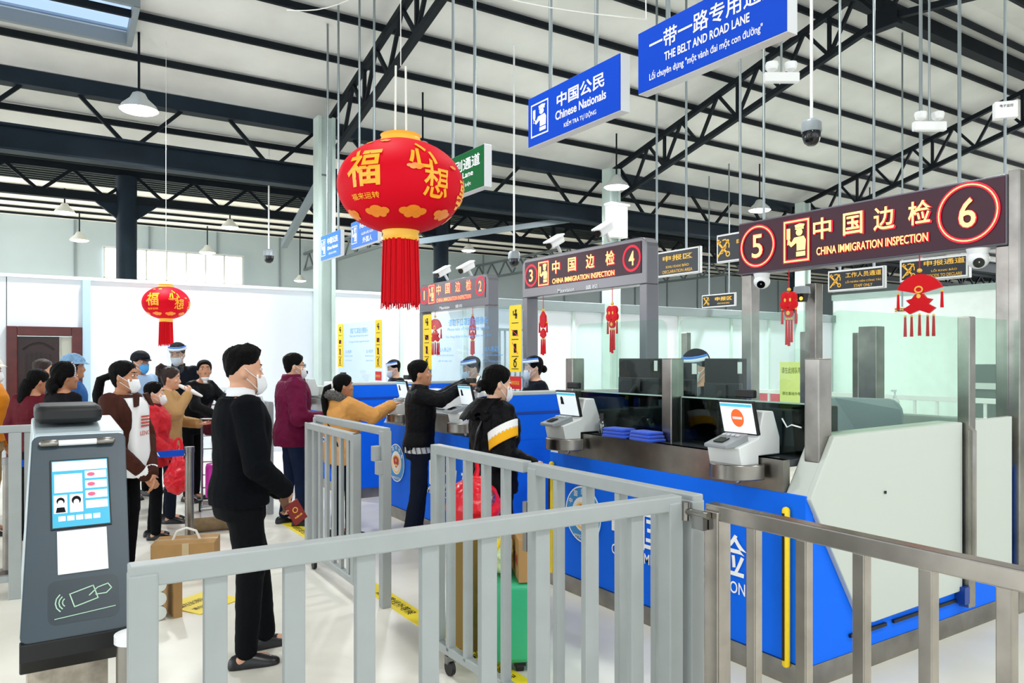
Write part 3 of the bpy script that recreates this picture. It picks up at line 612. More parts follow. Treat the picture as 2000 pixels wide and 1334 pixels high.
# ------------------------------------------------------------------ red charms hanging from the boards
def charm(label, X, px, ytop, ybot, kind):
    a = pix(px, ytop, X=X); b = pix(px, ybot, X=X); H = a.z-b.z
    t = thing('red_charm', label, 'charm', M=face_mx((a.x, a.y, b.z)), group='red charms under the lane boards')
    P = lambda pts: [(x*H, y*H) for x, y in pts]
    MB().cyl((0, H*.93, 0), (0, (2.389 if X > 5.3 else 2.349 if X > 5.1 else 2.369)-b.z, 0), .004, n=6).build('cord', RED, t)
    MB().ell((0, .92*H, 0), (.035*H, .03*H, .03*H)).build('gold_bead', GOLD, t, smooth=True)
    bd = MB(); ts = []
    if kind == 'fish':
        bd.prism(P([(0, .90), (.09, .80), (.10, .66), (.05, .56), (-.05, .56), (-.10, .66), (-.09, .80)]), -.012, .012)
        bd.prism(P([(0, .55), (.07, .48), (.09, .40), (.0, .34), (-.09, .40), (-.07, .48)]), -.012, .012); ts = [(-.13, .66, .46), (.13, .66, .46), (-.06, .33, .02), (0, .34, .0), (.06, .33, .03)]
    elif kind == 'rose':
        for cx, cy, r in ((-.06, .80, .085), (.06, .80, .085), (-.075, .68, .085), (.075, .68, .085), (0, .74, .09)): bd.lathe([(.02*H, -.015), (r*H, -.012), (r*H, .012), (.02*H, .018)], (cx*H, cy*H, 0), 16)
        for cy, r in ((.54, .075),): bd.lathe([(.02*H, -.012), (r*H, -.012), (r*H, .012), (.02*H, .012)], (0, cy*H, 0), 16)
        ts = [(-.13, .60, .36), (.13, .60, .36), (-.05, .44, .02), (.05, .44, .06), (0, .44, .0)]
    else:
        fan = [(0, .60)]+[(.34*math.cos(math.radians(q)), .53+.34*math.sin(math.radians(q))) for q in range(25, 156, 10)]
        bd.prism(P(fan), -.012, .012); bd.prism(P([(-.05, .60), (.05, .60), (.10, .54), (.18, .52), (.12, .46), (.22, .40), (.13, .33), (0, .38), (-.13, .33), (-.22, .40), (-.12, .46), (-.18, .52), (-.10, .54)]), -.012, .012)
        ts = [(-.30, .62, .40), (.30, .62, .40), (-.20, .30, .02), (-.11, .30, .02), (0, .32, .03), (.11, .30, .02), (.19, .30, .02)]
    bd.build('charm_body', RED, t)
    g = MB()
    for x, y0, y1 in ts: g.ell((x*H, y0*H, 0), (.018*H, .02*H, .018*H), n=8, m=5)
    if kind == 'fan': ring2d(g, 0, .66*H, .06*H, .05*H, .02*H, .014); disc2d(g, 0, .57*H, .03*H, .03*H, .014)
    if kind == 'rose': disc2d(g, -.05*H, .75*H, .02*H, .03*H, .02); disc2d(g, .05*H, .75*H, .02*H, .03*H, .02); disc2d(g, 0, .54*H, .035*H, .035*H, .014)
    g.build('gold_trim', GOLD, t)
    for x, y0, y1 in ts: MB().cyl((x*H, y0*H, 0), (x*H, y1*H, 0), .014*H, .022*H, n=10).build('tassel', RED, t)
charm('red fish shaped charm nearest the yellow notice strip', 5.05, 1061, 598, 694, 'fish')
charm('red twin rosette charm under the number four', 5.05, 1196, 585, 690, 'rose')
charm('red rosette charm with pink tassels beside the amber warning lamp', 5.40, 1541, 556, 676, 'rose')
charm('red fan and carp charm with five tassels', 5.40, 1796, 517, 660, 'fan')
charm('red fan charm seen through the acrylic screen below the number one', 5.15, 850, 612, 695, 'fan')
charm('red fish charm seen through the acrylic screen below the number two', 5.15, 923, 608, 694, 'fish')

# ------------------------------------------------------------------ self-service terminals on the counters
PED = mat('terminal_white', '#dcdfdd', 0.35)
def terminal(label, Y, mode, zb=ZC):
    t = thing('counter_terminal', label, 'terminal', (XF, Y, zb), group='passport terminals on the counters')
    b = MB(); b.prism([(-.13, -.11), (-.17, .06), (-.02, .10), (.02, .24), (.10, .24), (.155, .10), (.155, .009), (-.016, .009), (-.016, -.11)], -.10, .12, lambda u, v, w: (u, w, v)); b.build('pedestal', PED, t, bevel=0.006, smooth=True)
    s = MB(); Mt = Matrix.Translation((-.035, .015, .205)) @ Matrix.Rotation(math.radians(-14), 4, 'Y'); s.M = Mt
    s.box((0, 0, 0), (.02, .235, .185)); sc = s.build('tablet', BLACK, t, bevel=0.004)
    k = MB(); k.M = Mt; k.box((-.0115, 0, 0), (.002, .215, .165)); k.build('tablet_screen', SCR, sc)
    k = MB(); k.M = Mt @ Matrix.Translation((-.0135, 0, 0)) @ face_mx((0, 0, 0))
    poly2d(k, [(-.105, .062), (.105, .062), (.105, .078), (-.105, .078)]); k.build('screen_header', SCRB, sc)
    k = MB(); k.M = Mt @ Matrix.Translation((-.0135, 0, 0)) @ face_mx((0, 0, 0))
    if mode == 'stop': disc2d(k, 0, 0, .042, .05); k.build('screen_stop_sign', ORNG, sc); k = MB(); k.M = Mt @ Matrix.Translation((-.0145, 0, 0)) @ face_mx((0, 0, 0)); poly2d(k, [(-.032, -.007), (.032, -.007), (.032, .007), (-.032, .007)]); k.build('screen_bar', LETW, sc)
    else: disc2d(k, -.055, .03, .016, .022); poly2d(k, [(-.075, -.005), (-.035, -.005), (-.04, .02), (-.07, .02)]); k.build('screen_portrait', QCOL, sc)
    MB().box((.0, .0, .33), (.04, .12, .045)).build('camera_bar', BLACK, t, bevel=0.008)
    f = MB(); f.prism([(-.24, .055), (-.24, .075), (-.07, .125), (-.06, .06)], -.075, .075, lambda u, v, w: (u, w-.0, v)); fp = f.build('fingerprint_unit', mat('unit_grey', '#8d9194', 0.4), t, bevel=0.006)
    k = MB(); k.M = Matrix.Translation((-.16, 0, .104)) @ Matrix.Rotation(math.radians(-16.4), 4, 'Y'); k.box((-.03, 0, 0), (.06, .06, .006)); k.build('scan_window', BLACKG, fp)
    k = MB(); k.M = Matrix.Translation((-.16, 0, .104)) @ Matrix.Rotation(math.radians(-16.4), 4, 'Y')
    for i in range(4): k.box((.045, -.045+.03*i, 0), (.018, .018, .006))
    k.build('key_row', mat('key_pale', '#c9d0d4', 0.5), fp)
    c = MB(); n = 14; out = [(-.03-.19*math.sin(PI*i/n), .15*math.cos(PI*i/n)) for i in range(n+1)]
    c.prism(out, -.11, -.03); c.build('tray', STEEL, t, bevel=0.006, smooth=True, label='rounded brushed steel tray')
    MB().ell((-.04, .02, -.13), (.02, .02, .02)).build('door_knob', STEEL, t, smooth=True)
    return t
terminal('white passport terminal with orange stop sign on its screen', 2.72, 'stop')
terminal('white passport terminal showing a portrait, near the blue side wall', 4.22, 'face')
terminal('white terminal reached for by the woman in the tan coat', 6.95, 'face')
terminal('white terminal in front of the man holding up a phone', 5.667, 'face')
terminal('white terminal with red stop sign seen beyond the man in maroon', 10.2, 'stop')
terminal('white terminal half hidden behind the tan coat ponytail', 8.75, 'face')

# ------------------------------------------------------------------ gates and railings
def railing(label, a, b, h, n, m=GREYP, sec=.05, bar=(.045, .022), zb=.12, posts=(1, 1), post=.06, castor=False, name='barrier_gate', cat='gate', foot=True):
    a, b = Vector((*a, 0)), Vector((*b, 0)); L = (b-a).length; ang = math.atan2(b.y-a.y, b.x-a.x)
    t = thing(name, label, cat, a, ang, group='queue barriers')
    MB().box((L/2, 0, h-sec/2), (L-.002, sec, sec)).build('top_rail', m, t, bevel=.004)
    if zb: MB().box((L/2, 0, zb), (L-.02, sec*.9, sec*.9)).build('bottom_rail', m, t, bevel=.004)
    for k, x in ((0, post/2), (1, L-post/2)):
        if posts[k]:
            p = MB().box((x, 0, h/2-.01 if foot else (h+zb)/2), (post, post, h-.02 if foot else h-zb)); p.build('post', m, t, bevel=.005)
    for k in range(n):
        x = L*(k+1)/(n+1); MB().box((x, 0, (zb+h-sec)/2), (bar[0], bar[1], h-sec-zb)).build('bar', m, t, bevel=.003)
    if castor:
        c = MB().cyl((.16, -.012, .04), (.16, .012, .04), .04, n=16); c.build('castor_wheel', BLACK, t, smooth=True)
        MB().box((.16, 0, .085), (.03, .05, .04)).build('castor_fork', STEELD, t)
    return t
gA = railing('grey painted barrier crossing in front of the man in the dark sweater', (.20, 1.88), (1.86, 1.84), 1.19, 8, bar=(.052, .026), zb=.14)
gB = railing('grey fixed barrier panel before the blue counter front emblem', (1.90, 2.76), (1.92, 1.80), 1.19, 4, bar=(.028, .045), zb=.14, posts=(1, 1))
gC = railing('grey swinging gate leaf beside the red plastic bag', (1.87, 3.64), (1.90, 2.80), 1.19, 4, bar=(.028, .045), zb=.13, posts=(1, 0), castor=True, foot=False)
MB().box((.84, 0, .9), (.03, .03, .22)).build('hinge', STEELD, gC)
gD = railing('grey gate frame the man in maroon walks past', (2.03, 6.06), (2.03, 4.64), 1.19, 0, zb=0, post=.065)
MB().box((1.36, -.055, 1.02), (.05, .05, .10)).build('hinge', GREYP, gD, bevel=.004); MB().box((1.40, -.05, .93), (.05, .04, .09)).build('hinge', GREYP, gD, bevel=.004)
railing('grey folded gate leaf resting against the gate frame', (1.935, 5.98), (1.90, 4.84), 1.14, 6, bar=(.05, .025), zb=.14, castor=True, foot=False)
railing('grey gate panel seen past the shoulder of the man in maroon', (2.2, 9.15), (2.22, 8.1), 1.19, 5, zb=.12)
railing('pale gate panel behind the woman leaning on the trolley', (2.42, 12.0), (2.40, 10.5), 1.25, 6, mat('gate_pale', '#d6dcde', 0.4), zb=.12)
gK = railing('grey barrier at the picture edge behind the kiosk, crossing the waiting crowd', (-1.2, 6.28), (.25, 6.22), 1.19, 6, zb=.14, posts=(1, 0))
MB().box((1.17, 0, .57), (.075, .075, 1.14)).build('post', GREYP, gK, bevel=.004)
gE = railing('polished stainless steel railing in front of the white slanted end wall', (1.91, 1.74), (1.90, .30), 1.175, 7, mat('railing_steel', '#a8a29b', 0.22, 1.0, var=.22, vscale=7), bar=(.035, .035), zb=.1, post=.062)
lt = thing('gate_latch', 'shiny steel latch joining the grey gate to the stainless railing', 'latch', (1.895, 1.775, 1.14))
MB().cyl((-.03, .07, .0), (-.03, -.07, .0), .012).cyl((-.03, .03, -.03), (-.03, .03, .03), .014).build('bolt', STEEL, lt, smooth=True)
MB().box((-.03, -.03, -.02), (.02, .05, .06)).build('bracket', STEELD, lt); MB().tube([(-.04+.018*math.cos(q*PI/5), .07, .018*math.sin(q*PI/5)) for q in range(10)], .004, 6, True).build('ring', STEEL, lt)

# ------------------------------------------------------------------ self-service kiosk
SLATE = mat('kiosk_slate', '#36454f', 0.4, var=.05, vscale=10); KLIGHT = mat('kiosk_silver', '#c3d2d8', 0.3, 0.3)
kx = .015; kw = .235
k = thing('ticket_kiosk', 'slate grey self-service kiosk with lit screen and blank white card', 'kiosk', (kx, 2.27, 0))
yz = lambda u, v, w: (w, u, v)
taper = lambda v, w: (lambda q: (-.018+.030*q) if w < kw/2 else .015*q)(max(0, min(1, (v-.925)/.508)))
MB().prism([(0, .925), (.295, 1.433), (.68, 1.455), (.68, .95), (.06, .86), (0, .885)], .003, kw-.003, lambda u, v, w: (w+taper(v, w), u, v)).build('housing', KLIGHT, k, bevel=.006)
FM = Matrix(((1, 0, 0, .004), (0, .295/.5875, -.508/.5875, 0), (0, .508/.5875, .295/.5875, .925), (0, 0, 0, 1)))
fk = lambda: _m(FM)
h = fk(); h.prism([(x+(lambda q: (-.022+.030*q) if x < kw/2 else -.004+.015*q)(y/.575), y) for x, y in rrect(0, .0, kw, .575, .02)], .0, .012); h.build('face_plate', SLATE, k, bevel=.003)
MB().prism([(-.012, .93), (.004, .935), (.09, .905), (.09, .845), (.02, .845), (-.012, .885)], -.018, kw+.002, yz).build('lower_trim', BLACK, k, bevel=.004)
h = fk(); h.prism([(.05, .290), (.197, .290), (.197, .495), (.05, .495)], .012, .016); sb = h.build('screen_bezel', BLACK, k)
h = fk(); poly2d(h, [(.054, .294), (.193, .294), (.193, .491), (.054, .491)], .0168); h.build('screen', mat('kiosk_screen', '#2fa4c6', 0.4, emit=.25), sb)
h = fk()
poly2d(h, [(.06, .395), (.128, .395), (.128, .45), (.06, .45)], .0175); poly2d(h, [(.058, .335), (.09, .335), (.09, .388), (.058, .388)], .0175); poly2d(h, [(.096, .335), (.128, .335), (.128, .388), (.096, .388)], .0175)
for i in range(4): poly2d(h, [(.135, .343+.030*i), (.189, .343+.030*i), (.189, .366+.030*i), (.135, .366+.030*i)], .0175)
for i in range(5): poly2d(h, [(.068+.021*i, .312), (.085+.021*i, .312), (.085+.021*i, .326), (.068+.021*i, .326)], .0175)
poly2d(h, [(.056, .46), (.191, .46), (.191, .488), (.056, .488)], .0175); h.build('screen_tiles', SCR, sb)
h = fk()
for i in range(3): disc2d(h, .150, .3845+.03*i, .010, .006, .0182, 14)
h.build('screen_buttons', mat('button_pink', '#e8486a', 0.4, emit=.4), sb)
h = fk()
for x, w in ((.074, 1), (.112, 1.15)):
    disc2d(h, x, .370, .010*w, .011*w, .0180, 16)
poly2d(h, [(.062, .337), (.086, .337), (.083, .352), (.065, .352)], .0180); h.build('screen_portraits', QCOL, sb)
h = fk()
for x in (.074, .112): disc2d(h, x, .364, .007, .009, .0185, 14)
h.build('portrait_faces', mat('face_pale', '#f6d9cc', 0.5, emit=.3), sb)
h = fk(); h.prism([(.064, .165), (.183, .165), (.183, .284), (.064, .284)], .012, .016); h.build('blank_card', mat('card_white', '#f4f5f5', 0.4), k)
h = fk(); h.prism(rrect(.04, .035, .205, .15, .02), .0105, .0125); h.build('reader_pad', mat('reader_dark', '#2a3840', 0.35), k)
h = fk(); ic = [(.10, .075), (.155, .09), (.145, .125), (.09, .11), (.10, .075)]; stroke2d(h, ic, .0028, .014); stroke2d(h, [(.135, .10), (.155, .118), (.18, .125), (.188, .112), (.175, .10), (.15, .10)], .0028, .014)
for r in (.012, .02, .028): stroke2d(h, [(.085-r*math.cos(q), .09+r*math.sin(q)) for q in (-.9, -.45, 0, .45, .9)], .0028, .014)
stroke2d(h, [(.055, .05), (.195, .062)], .002, .014); h.build('card_reader_mark', mat('mark_green', '#b9dcc2', 0.5), k)
h = fk(); h.cap((.035, .545, .022), (.205, .545, .022), .009); hb = h.build('light_bar', mat('bar_white', '#f6f8f8', 0.25), k, smooth=True)
for x in (.05, .19): h = fk(); h.cap((x-.015, .545, .022), (x+.015, .545, .022), .0115); h.build('bar_clip', STEEL, hb, smooth=True)
h = MB().prism(rrect(.02, .40, .20, .66, .03), 1.452, 1.505, lambda u, v, w: (u, v, w)); h.build('camera_head', BLACK, k, bevel=.015, smooth=True)
MB().box((.092, .36, .43), (.185, .62, .86)).build('base_column', mat('kiosk_base', '#a79f93', 0.3, .9, var=.3, vscale=25), k, bevel=.004)
MB().box((.105, .048, .42), (.12, .012, .66)).build('dark_opening', BLACK, k)  # black slab painted for the dark opening in the base front
b = thing('steel_bollard', 'round steel bollard with white cap squeezed between kiosk and grey barrier', 'bollard', (.245, 2.16, 0))
MB().cyl((0, 0, 0), (0, 0, .93), .042, n=24).build('tube', STEEL, b, smooth=True); MB().lathe([(.01, .925), (.047, .925), (.047, .945), (.02, .952), (.005, .953)]).build('cap', WHITE, b, smooth=True)

# ------------------------------------------------------------------ lanterns
def lantern():
    R, b = .40, .30
    t = thing('red_lantern', 'huge round red lantern with gold characters and long tassel', 'lantern', (2.05, 4.47, 2.75), math.atan2(-4.47, -2.05)+PI/2, group='red festival lanterns')
    rz = lambda z: R*math.sqrt(max(0, 1-(z/b)**2))
    prof = [(rz(z), z) for z in [-.283+.566*i/22 for i in range(23)]]; mb = MB(); N = 72
    mb.loft([[Vector((r*(1+.012*abs(math.sin(10*2*PI*i/N/2)))*math.cos(2*PI*i/N), r*(1+.012*abs(math.sin(10*2*PI*i/N/2)))*math.sin(2*PI*i/N), z)) for i in range(N)] for r, z in prof])
    mb.build('paper_body', mat('lantern_red', '#d6041f', 0.6), t, smooth=True)
    g = MB().lathe([(.11, .255), (.13, .265), (.13, .30), (.12, .315), (.13, .33), (.11, .335), (.02, .335)], n=30); g.build('top_collar', GOLD, t, smooth=True)
    g = MB().lathe([(.02, -.345), (.11, -.345), (.118, -.33), (.112, -.30), (.122, -.28), (.11, -.27)], n=30); g.build('bottom_collar', GOLD, t, smooth=True)
    tl = MB(); 
    for i in range(90):
        a = 2*PI*i/90+random.uniform(-.02, .02); r = .108+random.uniform(-.02, .008); L = .40+random.uniform(0, .045)
        tl.cyl((r*math.cos(a), r*math.sin(a), -.34), (r*1.12*math.cos(a), r*1.12*math.sin(a), -.34-L), .0045, .004, 5)
    tl.cyl((0, 0, -.34), (0, 0, -.74), .10, .112, 24); tl.build('tassel_skirt', mat('tassel_red', '#d80d1e', 0.6), t)
    def on(a0, z0, k=1.0):
        def f(u, v):
            z = z0+v; z = max(-.275, min(.275, z)); r = rz(z)+.009; a = -PI/2+a0+u/max(.2, rz(z0)); return (r*math.cos(a), r*math.sin(a), z)
        return f
    GF = mat('foil_gold', '#f2a81c', 0.35, emit=.1)
    for ch, a0, z0, sz in (('福', -.60, .045, .235), ('心', .36, .125, .17), ('想', .58, -.035, .185), ('事', 1.35, -.06, .19), ('成', 1.9, .1, .18), ('福', 2.9, .03, .22), ('福', -2.0, .03, .22), ('想', -2.8, .0, .18)):
        g = MB(); wt(g, ch, 0, 0, sz, sz, f=on(a0, z0)); g.build('gold_character', GF, t)
    g = MB(); wt(g, '福来运转', 0, 0, .035, .20, f=on(-.62, -.125)); g.build('gold_lettering', GF, t)
    for a0, z0, w in ((-.5, -.205, .15), (.25, -.205, .16), (1.0, -.2, .15), (-1.3, -.2, .15), (-.75, .225, .05), (-.35, .228, .06), (.95, .08, .06), (.22, .045, .10), (1.7, -.2, .15), (2.5, -.2, .15), (-2.1, -.2, .15), (-2.8, -.2, .15)):
        f = on(a0, z0); g = MB()
        for dx, dy, r in ((-.33, 0, .2), (0, .05, .27), (.33, 0, .2), (-.15, -.12, .2), (.18, -.12, .2)):
            ring = [f(w*(dx+r*math.cos(q*PI/6)), w*(dy+r*.7*math.sin(q*PI/6))*.8) for q in range(12)]; g.add(ring, [tuple(range(12))])
        g.build('gold_cloud', mat('foil_orange', '#f08a1c', 0.35, emit=.05), t)
    s = MB()
    for x in (-.035, .035): s.cyl((x, 0, .33), (x*.9, 0, .78), .007, n=6)
    s.cyl((0, 0, .78), (0, 0, 1.42), .003, n=5); s.build('hanging_cord', mat('cord_white', '#e6e6e0', 0.6), t)
    return t
lan = lantern()
lan2 = dup(lan, (1.89, 12.75, 2.51), 'smaller looking red lantern far off against the white partition'); lan2.rotation_euler.z = math.atan2(-12.75, -1.89)+PI/2; lan2.scale = (.86, .86, .86)
a, m_, b = pix(560, 20, d=6.0), Vector((2.05, 4.47, 4.17)), pix(1262, 38, d=4.6)
tag(MB().tube([a.lerp(m_, i/10)+Vector((0, 0, -.10*math.sin(PI*i/10))) for i in range(11)]+[m_.lerp(b, i/10)+Vector((0, 0, -.06*math.sin(PI*i/10))) for i in range(1, 11)]+[(3.9, 4.2, 5.3)], .004, 5).build('suspension_wire', mat('cord_white', '#e6e6e0')), 'thin white wire the big red lantern hangs from', 'wire')
MB().cyl((0, 0, 1.40), (0, 0, 4.70), .004, n=5).build('hanging_cord', mat('cord_white', '#e6e6e0'), lan2)

# ------------------------------------------------------------------ cameras, boxes and lamps up high
def bullet(label, loc):
    t = thing('bullet_camera', label, 'camera', loc, group='bullet cameras on the lane boards'); d = Vector((-.85, -.28, -.42)).normalized()
    MB().bar(-d*.13, d*.13, .085, .085).build('body', WHITE, t, bevel=.012)
    MB().bar(-d*.12+Vector((0, 0, .05)), d*.18+Vector((0, 0, .05)), .11, .02).build('sun_hood', WHITE, t, bevel=.005)
    MB().cyl(d*.13, d*.15, .036, n=18).build('lens', BLACKG, t); MB().cap((.02, 0, -.02), (.09, .03, -.10), .02).build('bracket', WHITE, t, smooth=True)
for loc, s in (((5.05, 6.88, 2.96), 'white bullet camera on the three and four lane board, over the characters'), ((5.05, 6.03, 2.98), 'white bullet camera on the lane board close above the number four'),
               ((5.15, 9.77, 2.905), 'white bullet camera above the number one'), ((5.15, 9.07, 2.90), 'white bullet camera above the number two')): bullet(s, loc)
def turret(label, loc):
    t = thing('turret_camera', label, 'camera', loc, group='turret cameras under the six lane board')
    MB().cyl((0, 0, .05), (0, 0, .012), .072, .06, 22).build('mount', WHITE, t, smooth=True); MB().ell((0, 0, -.02), (.07, .07, .065), n=22, m=12).build('ball', WHITE, t, smooth=True)
    d = Vector((-.75, -.45, -.5)).normalized(); MB().cyl(Vector((0, 0, -.02))+d*.045, Vector((0, 0, -.02))+d*.068, .038, .034, 20).build('lens', BLACKG, t, smooth=True)
p = pix(1488, 545, X=5.42); turret('white turret camera under the number five board', (p.x, p.y, 2.34))
p = pix(1910, 492, X=5.42); turret('white turret camera under the number six board end', (p.x, p.y, 2.34))
def ptz(label, loc, top, k=1.0):
    t = thing('dome_camera', label, 'camera', loc, group='hanging dome cameras')
    MB().lathe([(.03, .16*k), (.075*k, .15*k), (.10*k, .12*k), (.105*k, .02*k), (.01, .02*k)], n=24).build('housing', mat('dome_grey', '#8f979b', 0.4), t, smooth=True)
    MB().lathe([(.092*k, .02*k), (.092*k, -.04*k), (.075*k, -.09*k), (.04*k, -.12*k), (.005, -.125*k)], n=24).build('dome', BLACKG, t, smooth=True)
    MB().cyl((0, 0, .15*k), (0, 0, top-loc[2]), .016, n=10).build('drop_pipe', WHITE, t)
p = pix(1585, 262, d=8); ptz('grey and black dome camera hanging under the sloping truss', p, roof_z(p.y)+.05)
p = pix(525, 502, d=15.0); ptz('dark dome camera far off beside the square column', p, roof_z(p.y)+.05, 1.0)
p = pix(1004, 508, d=13); ptz('black dome camera next to the three and four lane board', p, roof_z(p.y)+.05)
wl = pix(1566, 580, X=6.5); t = thing('warning_camera', 'grey dome camera with two glowing amber lamps', 'camera', wl)
MB().lathe([(.02, .11), (.075, .10), (.082, .03), (.01, .03)], n=22).build('housing', mat('dome_grey', '#8f979b'), t, smooth=True); MB().cyl((0, 0, .03), (0, 0, -.05), .066, .05, 20).build('dome', BLACKG, t, smooth=True)
for y in (-.035, .035): MB().ell((-.06, y, -.02), (.012, .018, .018)).build('amber_lamp', mat('amber', '#ffb040', 0.4, emit=6, ecol='#ff8a18'), t)
MB().box((.09, 0, .02), (.09, .04, .04)).build('bracket', STEELD, t)
tag(MB().box((wl.x+.193, wl.y, 1.2), (.12, .12, 2.4)).build('steel_post', STEEL, bevel=.006), 'steel post carrying the amber warning lamp', 'post')
tag(MB().box((11.35, 13.12, 4.75), (.5, .2, .72)).box((11.35, 13.1, 5.13), (.56, .26, .05)).build('wall_box', WHITE, bevel=.01), 'white metal box high on the square column above board four', 'box')
def emergency(label, p):
    t = thing('emergency_light', label, 'light', p, group='twin head emergency lights'); M = Matrix.Rotation(-YAW, 4, 'Z'); q = lambda: _m(M)
    b = q(); b.box((0, 0, 0), (.30, .06, .085)); b.build('case', WHITE, t, bevel=.01)
    for x in (-.08, .08): b = q(); b.lathe([(.01, .03), (.045, .05), (.055, .09), (.05, .11), (.02, .12)], (x, 0, .02), 18); b.build('lamp_head', WHITE, t, smooth=True)
    b = q(); b.cyl((0, 0, .04), (0, 0, roof_z(p.y)+.05-p.z), .01, n=8); b.build('drop_rod', RODM, t)
emergency('white twin head emergency light below the large blue sign', pix(1526, 152, d=6.5)); emergency('white twin head emergency light above the six lane board', pix(1815, 247, d=7.0))
p = pix(1963, 216, d=6.4); t = thing('control_box', 'white control box hanging over the number six', 'box', p); M = Matrix.Rotation(-YAW-.3, 4, 'Z')
b = _m(M); b.box((0, 0, 0), (.17, .08, .14)); b.build('case', WHITE, t, bevel=.006); b = _m(M); b.cyl((0, 0, .07), (0, 0, roof_z(p.y)+.05-p.z), .012, n=8).cyl((.0, 0, -.07), (0, 0, 2.855-p.z), .012, n=8); b.build('conduit', RODM, t)
b = _m(M @ face_my((0, -.042, 0))); wt(b, '电子监控', 0, .03, .025, .10); b.build('lettering', QCOL, t)

# ------------------------------------------------------------------ inside the near booth
def monitor(label, X, Y, z, w, h, arm=True, yaw=0.0):
    t = thing('monitor', label, 'monitor', (X, Y, ZC), group='monitors in the near booth'); M = Matrix.Translation((0, 0, z-ZC)) @ Matrix.Rotation(yaw, 4, 'Z'); q = lambda: _m(M)
    b = q(); b.box((0, 0, 0), (.03, w, h)); b.build('back_shell', BLACK, t, bevel=.008); b = q(); b.box((-.018, 0, -h*.22), (.02, w*.96, h*.5)); b.build('lower_shell', mat('plastic_charcoal', '#22252a', 0.45), t, bevel=.008)
    b = q(); b.box((.0165, 0, 0), (.002, w*.95, h*.9)); b.build('display', mat('display_lit', '#cfe6f5', 0.3, emit=.3), t)
    a = MB().cap((-.04, 0, z-ZC-.06), (-.07, .03, z-ZC-.13), .022).cap((-.07, .03, z-ZC-.13), (-.03, .06, .02), .022).box((-.03, 0, z-ZC-.05), (.03, .09, .09)); a.build('arm', BLACK, t, smooth=True)
    MB().box((-.085, .045, z-ZC-.14), (.03, .03, .045)).build('arm_clip', YEL, t, bevel=.004)
    MB().box((-.03, .06, .01), (.1, .1, .02)).build('clamp_base', BLACK, t); b = q(); b.box((-.017, -w*.40, h*.32), (.002, .035, .075)); b.build('barcode_sticker', WHITE, t)
monitor('wide black monitor back behind the dark-capped bottle', 3.92, 4.26, 1.50, .46, .30); monitor('black monitor back in front of the officer with face shield', 3.92, 3.44, 1.48, .34, .34); monitor('small black monitor between the two larger ones', 3.98, 3.83, 1.50, .13, .24, yaw=.4)
BLUET = mat('towel_blue', '#1f55d8', 0.9, bump=.6, bscale=160, sheen=.3)
for Y, s in ((3.79, 'folded bright blue towel next to the dark-capped bottle'), (3.53, 'folded bright blue towel at the foot of the steel pillar')):
    t = thing('folded_towel', s, 'towel', (3.308, Y, ZC), .1 if Y > 3.6 else -.05, group='blue towels on the counter')
    for i in range(3): MB().box((.0, .004*i, .011+.021*i), (.125-.004*i, .215-.012*i, .02)).build('fold', BLUET, t, bevel=.009, smooth=True)
t = thing('spray_bottle', 'clear bottle with black cap on the steel counter edge', 'bottle', (3.35, 4.02, ZC+.002))
MB().lathe([(.005, 0), (.03, 0), (.032, .06), (.026, .085), (.013, .10), (.013, .11)], n=20).build('bottle_body', glass('bottle_plastic', '#c9d6da', .15), t, smooth=True); MB().cyl((0, 0, .105), (0, 0, .14), .022, .018).build('cap', BLACK, t, smooth=True)
tag(MB().prism(rrect(-.10, 0, .10, .13, .04, corners=(1, 1, 0, 0)), 0, .006, lambda u, v, w: (3.50+w, 3.98+u, ZC+.002+v)).build('card_holder', WHITE), 'white rounded plate standing behind the dark-capped bottle', 'holder')
t = thing('desk_lamp', 'small silver domed lamp with blue tip behind the smoked glass', 'lamp', (3.72, 3.98, ZC+.002)); MB().lathe([(.01, .11), (.05, .10), (.075, .05), (.07, .02), (.01, .02)], n=24).build('dome', mat('silver', '#d9dadb', .15, 1.0), t, smooth=True); MB().cyl((0, 0, 0), (0, 0, .03), .05).build('foot', BLACK, t); MB().ell((.06, -.05, .04), (.02, .02, .02)).build('tip', mat('towel_blue', '#1f55d8'), t)
t = thing('file_rack', 'pale slotted file rack next to the orange sign terminal', 'rack', (3.62, 3.0, ZC+.002)); MB().prism([(0, 0), (.02, .14), (.03, .14), (.05, 0)], -.13, .13, lambda u, v, w: (u, w, v)).build('back', mat('rack_grey', '#c2c6c6', .4), t)
for i in range(7): MB().box((-.01, -.10+.033*i, .06), (.05, .006, .11)).build('slot', mat('rack_grey', '#c2c6c6'), t)
t = thing('computer_mouse', 'black mouse with pink light on the worktop', 'mouse', (3.52, 2.82, ZC+.003)); MB().ell((0, 0, .021), (.05, .03, .02)).build('shell', BLACK, t, smooth=True); MB().ell((.02, 0, .039), (.012, .004, .004)).build('wheel_light', mat('pink_light', '#ff5aa0', .4, emit=2), t); MB().tube([(.05, 0, .006), (.12, .05, .006), (.2, .02, .006)], .003, 6).build('cable', BLACK, t)
t = thing('desk_printer', 'tall black printer box by the white slanted end wall', 'printer', (3.58, 2.56, ZC+.002)); MB().prism([(-.02, 0), (-.05, .25), (.16, .26), (.16, 0)], -.07, .08, lambda u, v, w: (u, w, v)).build('case', BLACK, t, bevel=.01); MB().box((-.045, 0, .2), (.02, .12, .03)).build('paper_slot', mat('plastic_charcoal', '#22252a'), t)
tag(MB().tube([(3.405, 2.60, 1.33), (3.407, 2.57, 1.285), (3.405, 2.54, 1.30), (3.405, 2.48, 1.29)], .004, 6).build('power_cable', WHITE), 'thin white cable from the orange sign terminal', 'cable')
MESHG = mat('chair_mesh', '#98a2a5', .7)
t = thing('office_chair', 'grey mesh office chair behind the white slanted end wall', 'chair', (4.62, 2.98, 0), .3)
